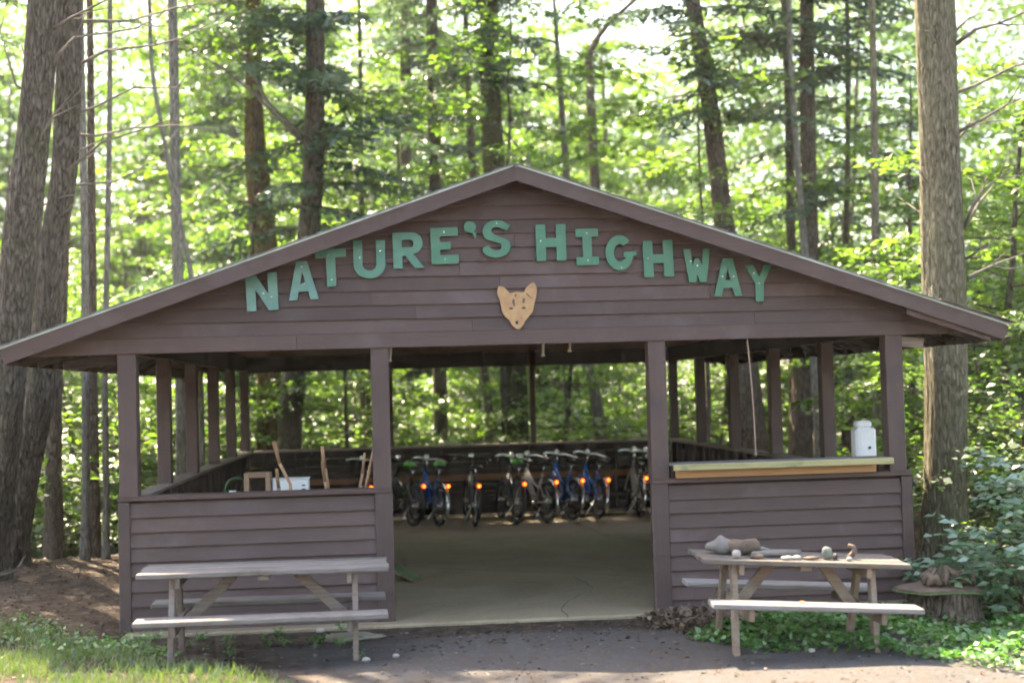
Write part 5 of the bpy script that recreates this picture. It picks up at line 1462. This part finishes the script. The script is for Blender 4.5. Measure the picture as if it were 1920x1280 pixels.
# stump with slab top and gnarled root, right of the wall
p = on_z(1775, 1158, 0.0)
sx, sy = p[0]+0.05, p[1]+0.15
stp = tag(empty('tree_stump', (sx, sy, gz(sx, sy))), 'low broad stump with a flat mossy-edged top, right of the front wall', 'stump')
ring = []
path = [np.array([0, 0, zz]) for zz in (-.1, 0, .06, .14, .22, .28)]
place('stump_body', trunk_mesh(path, [.36, .34, .31, .29, .28, .28], 'bark_brown', 18, 5, 0.15, 0.09), stp)
MB().blob((-.05, 0, .30), (.42, .33, .035), 6, 18, 6, .12).build('flat_top', 'driftwood', stp, True)
MB().blob((-.05, 0, .285), (.435, .345, .028), 6, 18, 6, .14).build('moss_edge', 'green_turf', stp, True)
rm = MB(); rq = random.Random(12)
for k in range(9):
    a = rq.uniform(0, 6.28); b_ = rq.uniform(0, 6.28)
    p0_ = Vector((math.cos(a)*.23, math.sin(a)*.13, .02)); p2 = Vector((math.cos(b_)*.21, math.sin(b_)*.11, .03))
    rm.tube([p0_, p0_*0.7+p2*0.3+Vector((0, 0, rq.uniform(.04, .12))), p0_*0.3+p2*0.7+Vector((rq.uniform(-.06, .06), 0, rq.uniform(.05, .14))), p2], [.02, .04, .034, .015], 8)
rt_o = tag(empty('gnarled_root', (sx+0.0, sy-.12, gz(sx, sy)+.325)), 'gnarled brown root lying on the flat stump at the right', 'root')
rm.build('root_wood', 'driftwood', rt_o, True); MB().blob((.02, .02, .06), (.16, .1, .10), 7, 14, 10, .4).build('root_core', 'bark_brown', rt_o, True)
# dead roots / fallen limbs at the left edge
fb = tag(empty('fallen_branch', (-2.2, 2.6, gz(-2.2, 2.6))), 'pale fallen branch on the needle litter at the left edge', 'branch')
bare_branch([(-.6, -.4, .03), (-.2, -.05, .12), (.15, .05, .2), (.45, .3, .26)], .03, 3, 5).build('limb', 'dead_twig', fb, True)
bare_branch([(-.1, 0, .12), (.05, -.25, .1), (.3, -.55, .04)], .018, 4, 2).build('limb', 'dead_twig', fb, True)

# blue-green shrub at the right edge: arching stems with paired leaflets
def right_shrub(x, y, H, n_st, seed, label, reach=0.9, leaf=0.095):
    q = np.random.default_rng(seed)
    w = tag(empty('leafy_shrub', (x, y, gz(x, y))), label, 'shrub', 'blue-green shrubs at the right edge')
    st = MB(); Ps = []; Ds = []; Ns = []; Ls = []
    for k in range(n_st):
        az = q.uniform(0, 6.28); h_ = H*q.uniform(.45, 1.0); rc = reach*q.uniform(.3, 1.0)
        pts = [np.array([math.cos(az)*rc*s**1.5, math.sin(az)*rc*s**1.5, h_*math.sin(s*1.75)/0.985]) for s in np.linspace(0, 1, 8)]
        st.tube([Vector(p_) for p_ in pts], [.009*(1-.8*i/7) for i in range(8)], 5, False)
        for i in range(2, 8):
            for _ in range(2):
                a2 = az+q.choice([-1, 1])*q.uniform(.5, 1.5); ll = q.uniform(.16, .36)
                d_ = np.array([math.cos(a2), math.sin(a2), q.uniform(-.15, .3)]); b0 = pts[i]+q.normal(0, .02, 3)
                st.tube([Vector(b0), Vector(b0+d_*ll)], [.003, .0015], 3, False)
                sd = np.cross(d_, [0, 0, 1]); m_ = max(2, int(ll/.075))
                for j in range(m_):
                    for sg in (-1, 1):
                        Ps.append(b0+d_*ll*(j+1)/m_); Ds.append(sd*sg+d_*.6+q.normal(0, .2, 3)); Ns.append(np.array([0, -.35, 1.])+.45*q.standard_normal(3)); Ls.append(leaf*q.uniform(.8, 1.35))
    Ls = np.array(Ls)
    V = leaves(np.array(Ps), np.array(Ds), np.array(Ns), Ls, Ls*.5, .1, .12)
    st.build('stems', 'bark_brown', w); place('leaves', fast_mesh('leaves', V, 4, 'shrub_leaf'), w)
right_shrub(8.25, -0.75, 1.25, 12, 1, 'taller arching blue-green shrub right of the stump', 0.9)
right_shrub(8.75, -0.3, 1.5, 14, 2, 'tallest blue-green shrub, cut by the right edge of the picture', 0.95)
right_shrub(7.95, -1.0, 0.7, 9, 3, 'low blue-green shrub at the foot of the taller ones, by the stump', 0.55)
right_shrub(8.5, -1.25, 0.8, 9, 4, 'blue-green shrub nearest the viewer in the right corner', 0.6)
right_shrub(7.55, -0.35, 0.75, 7, 5, 'small blue-green shrub behind the gnarled root', 0.35)

# ------------------------------------------------------------------ thin sunlit air between the trees
def haze_box():
    m = bpy.data.materials.new('haze_air'); m.use_nodes = True
    nt = m.node_tree
    for n_ in list(nt.nodes): nt.nodes.remove(n_)
    out = nt.nodes.new('ShaderNodeOutputMaterial'); pv = nt.nodes.new('ShaderNodeVolumePrincipled')
    pv.inputs['Density'].default_value = 0.0004
    pv.inputs['Color'].default_value = (0.92, 0.96, 0.98, 1)
    pv.inputs['Anisotropy'].default_value = 0.2
    nt.links.new(pv.outputs[0], out.inputs['Volume'])
    M['haze'] = m
    zmin = -5.5; zmax = 36.0
    o = MB().cbox((0, 250, (zmin+zmax)/2), (2000, 2000, zmax-zmin), b=0.01).build('haze', 'haze')
    tag(o, 'thin pale air among the sunlit trees', 'haze', kind='stuff')
haze_box()
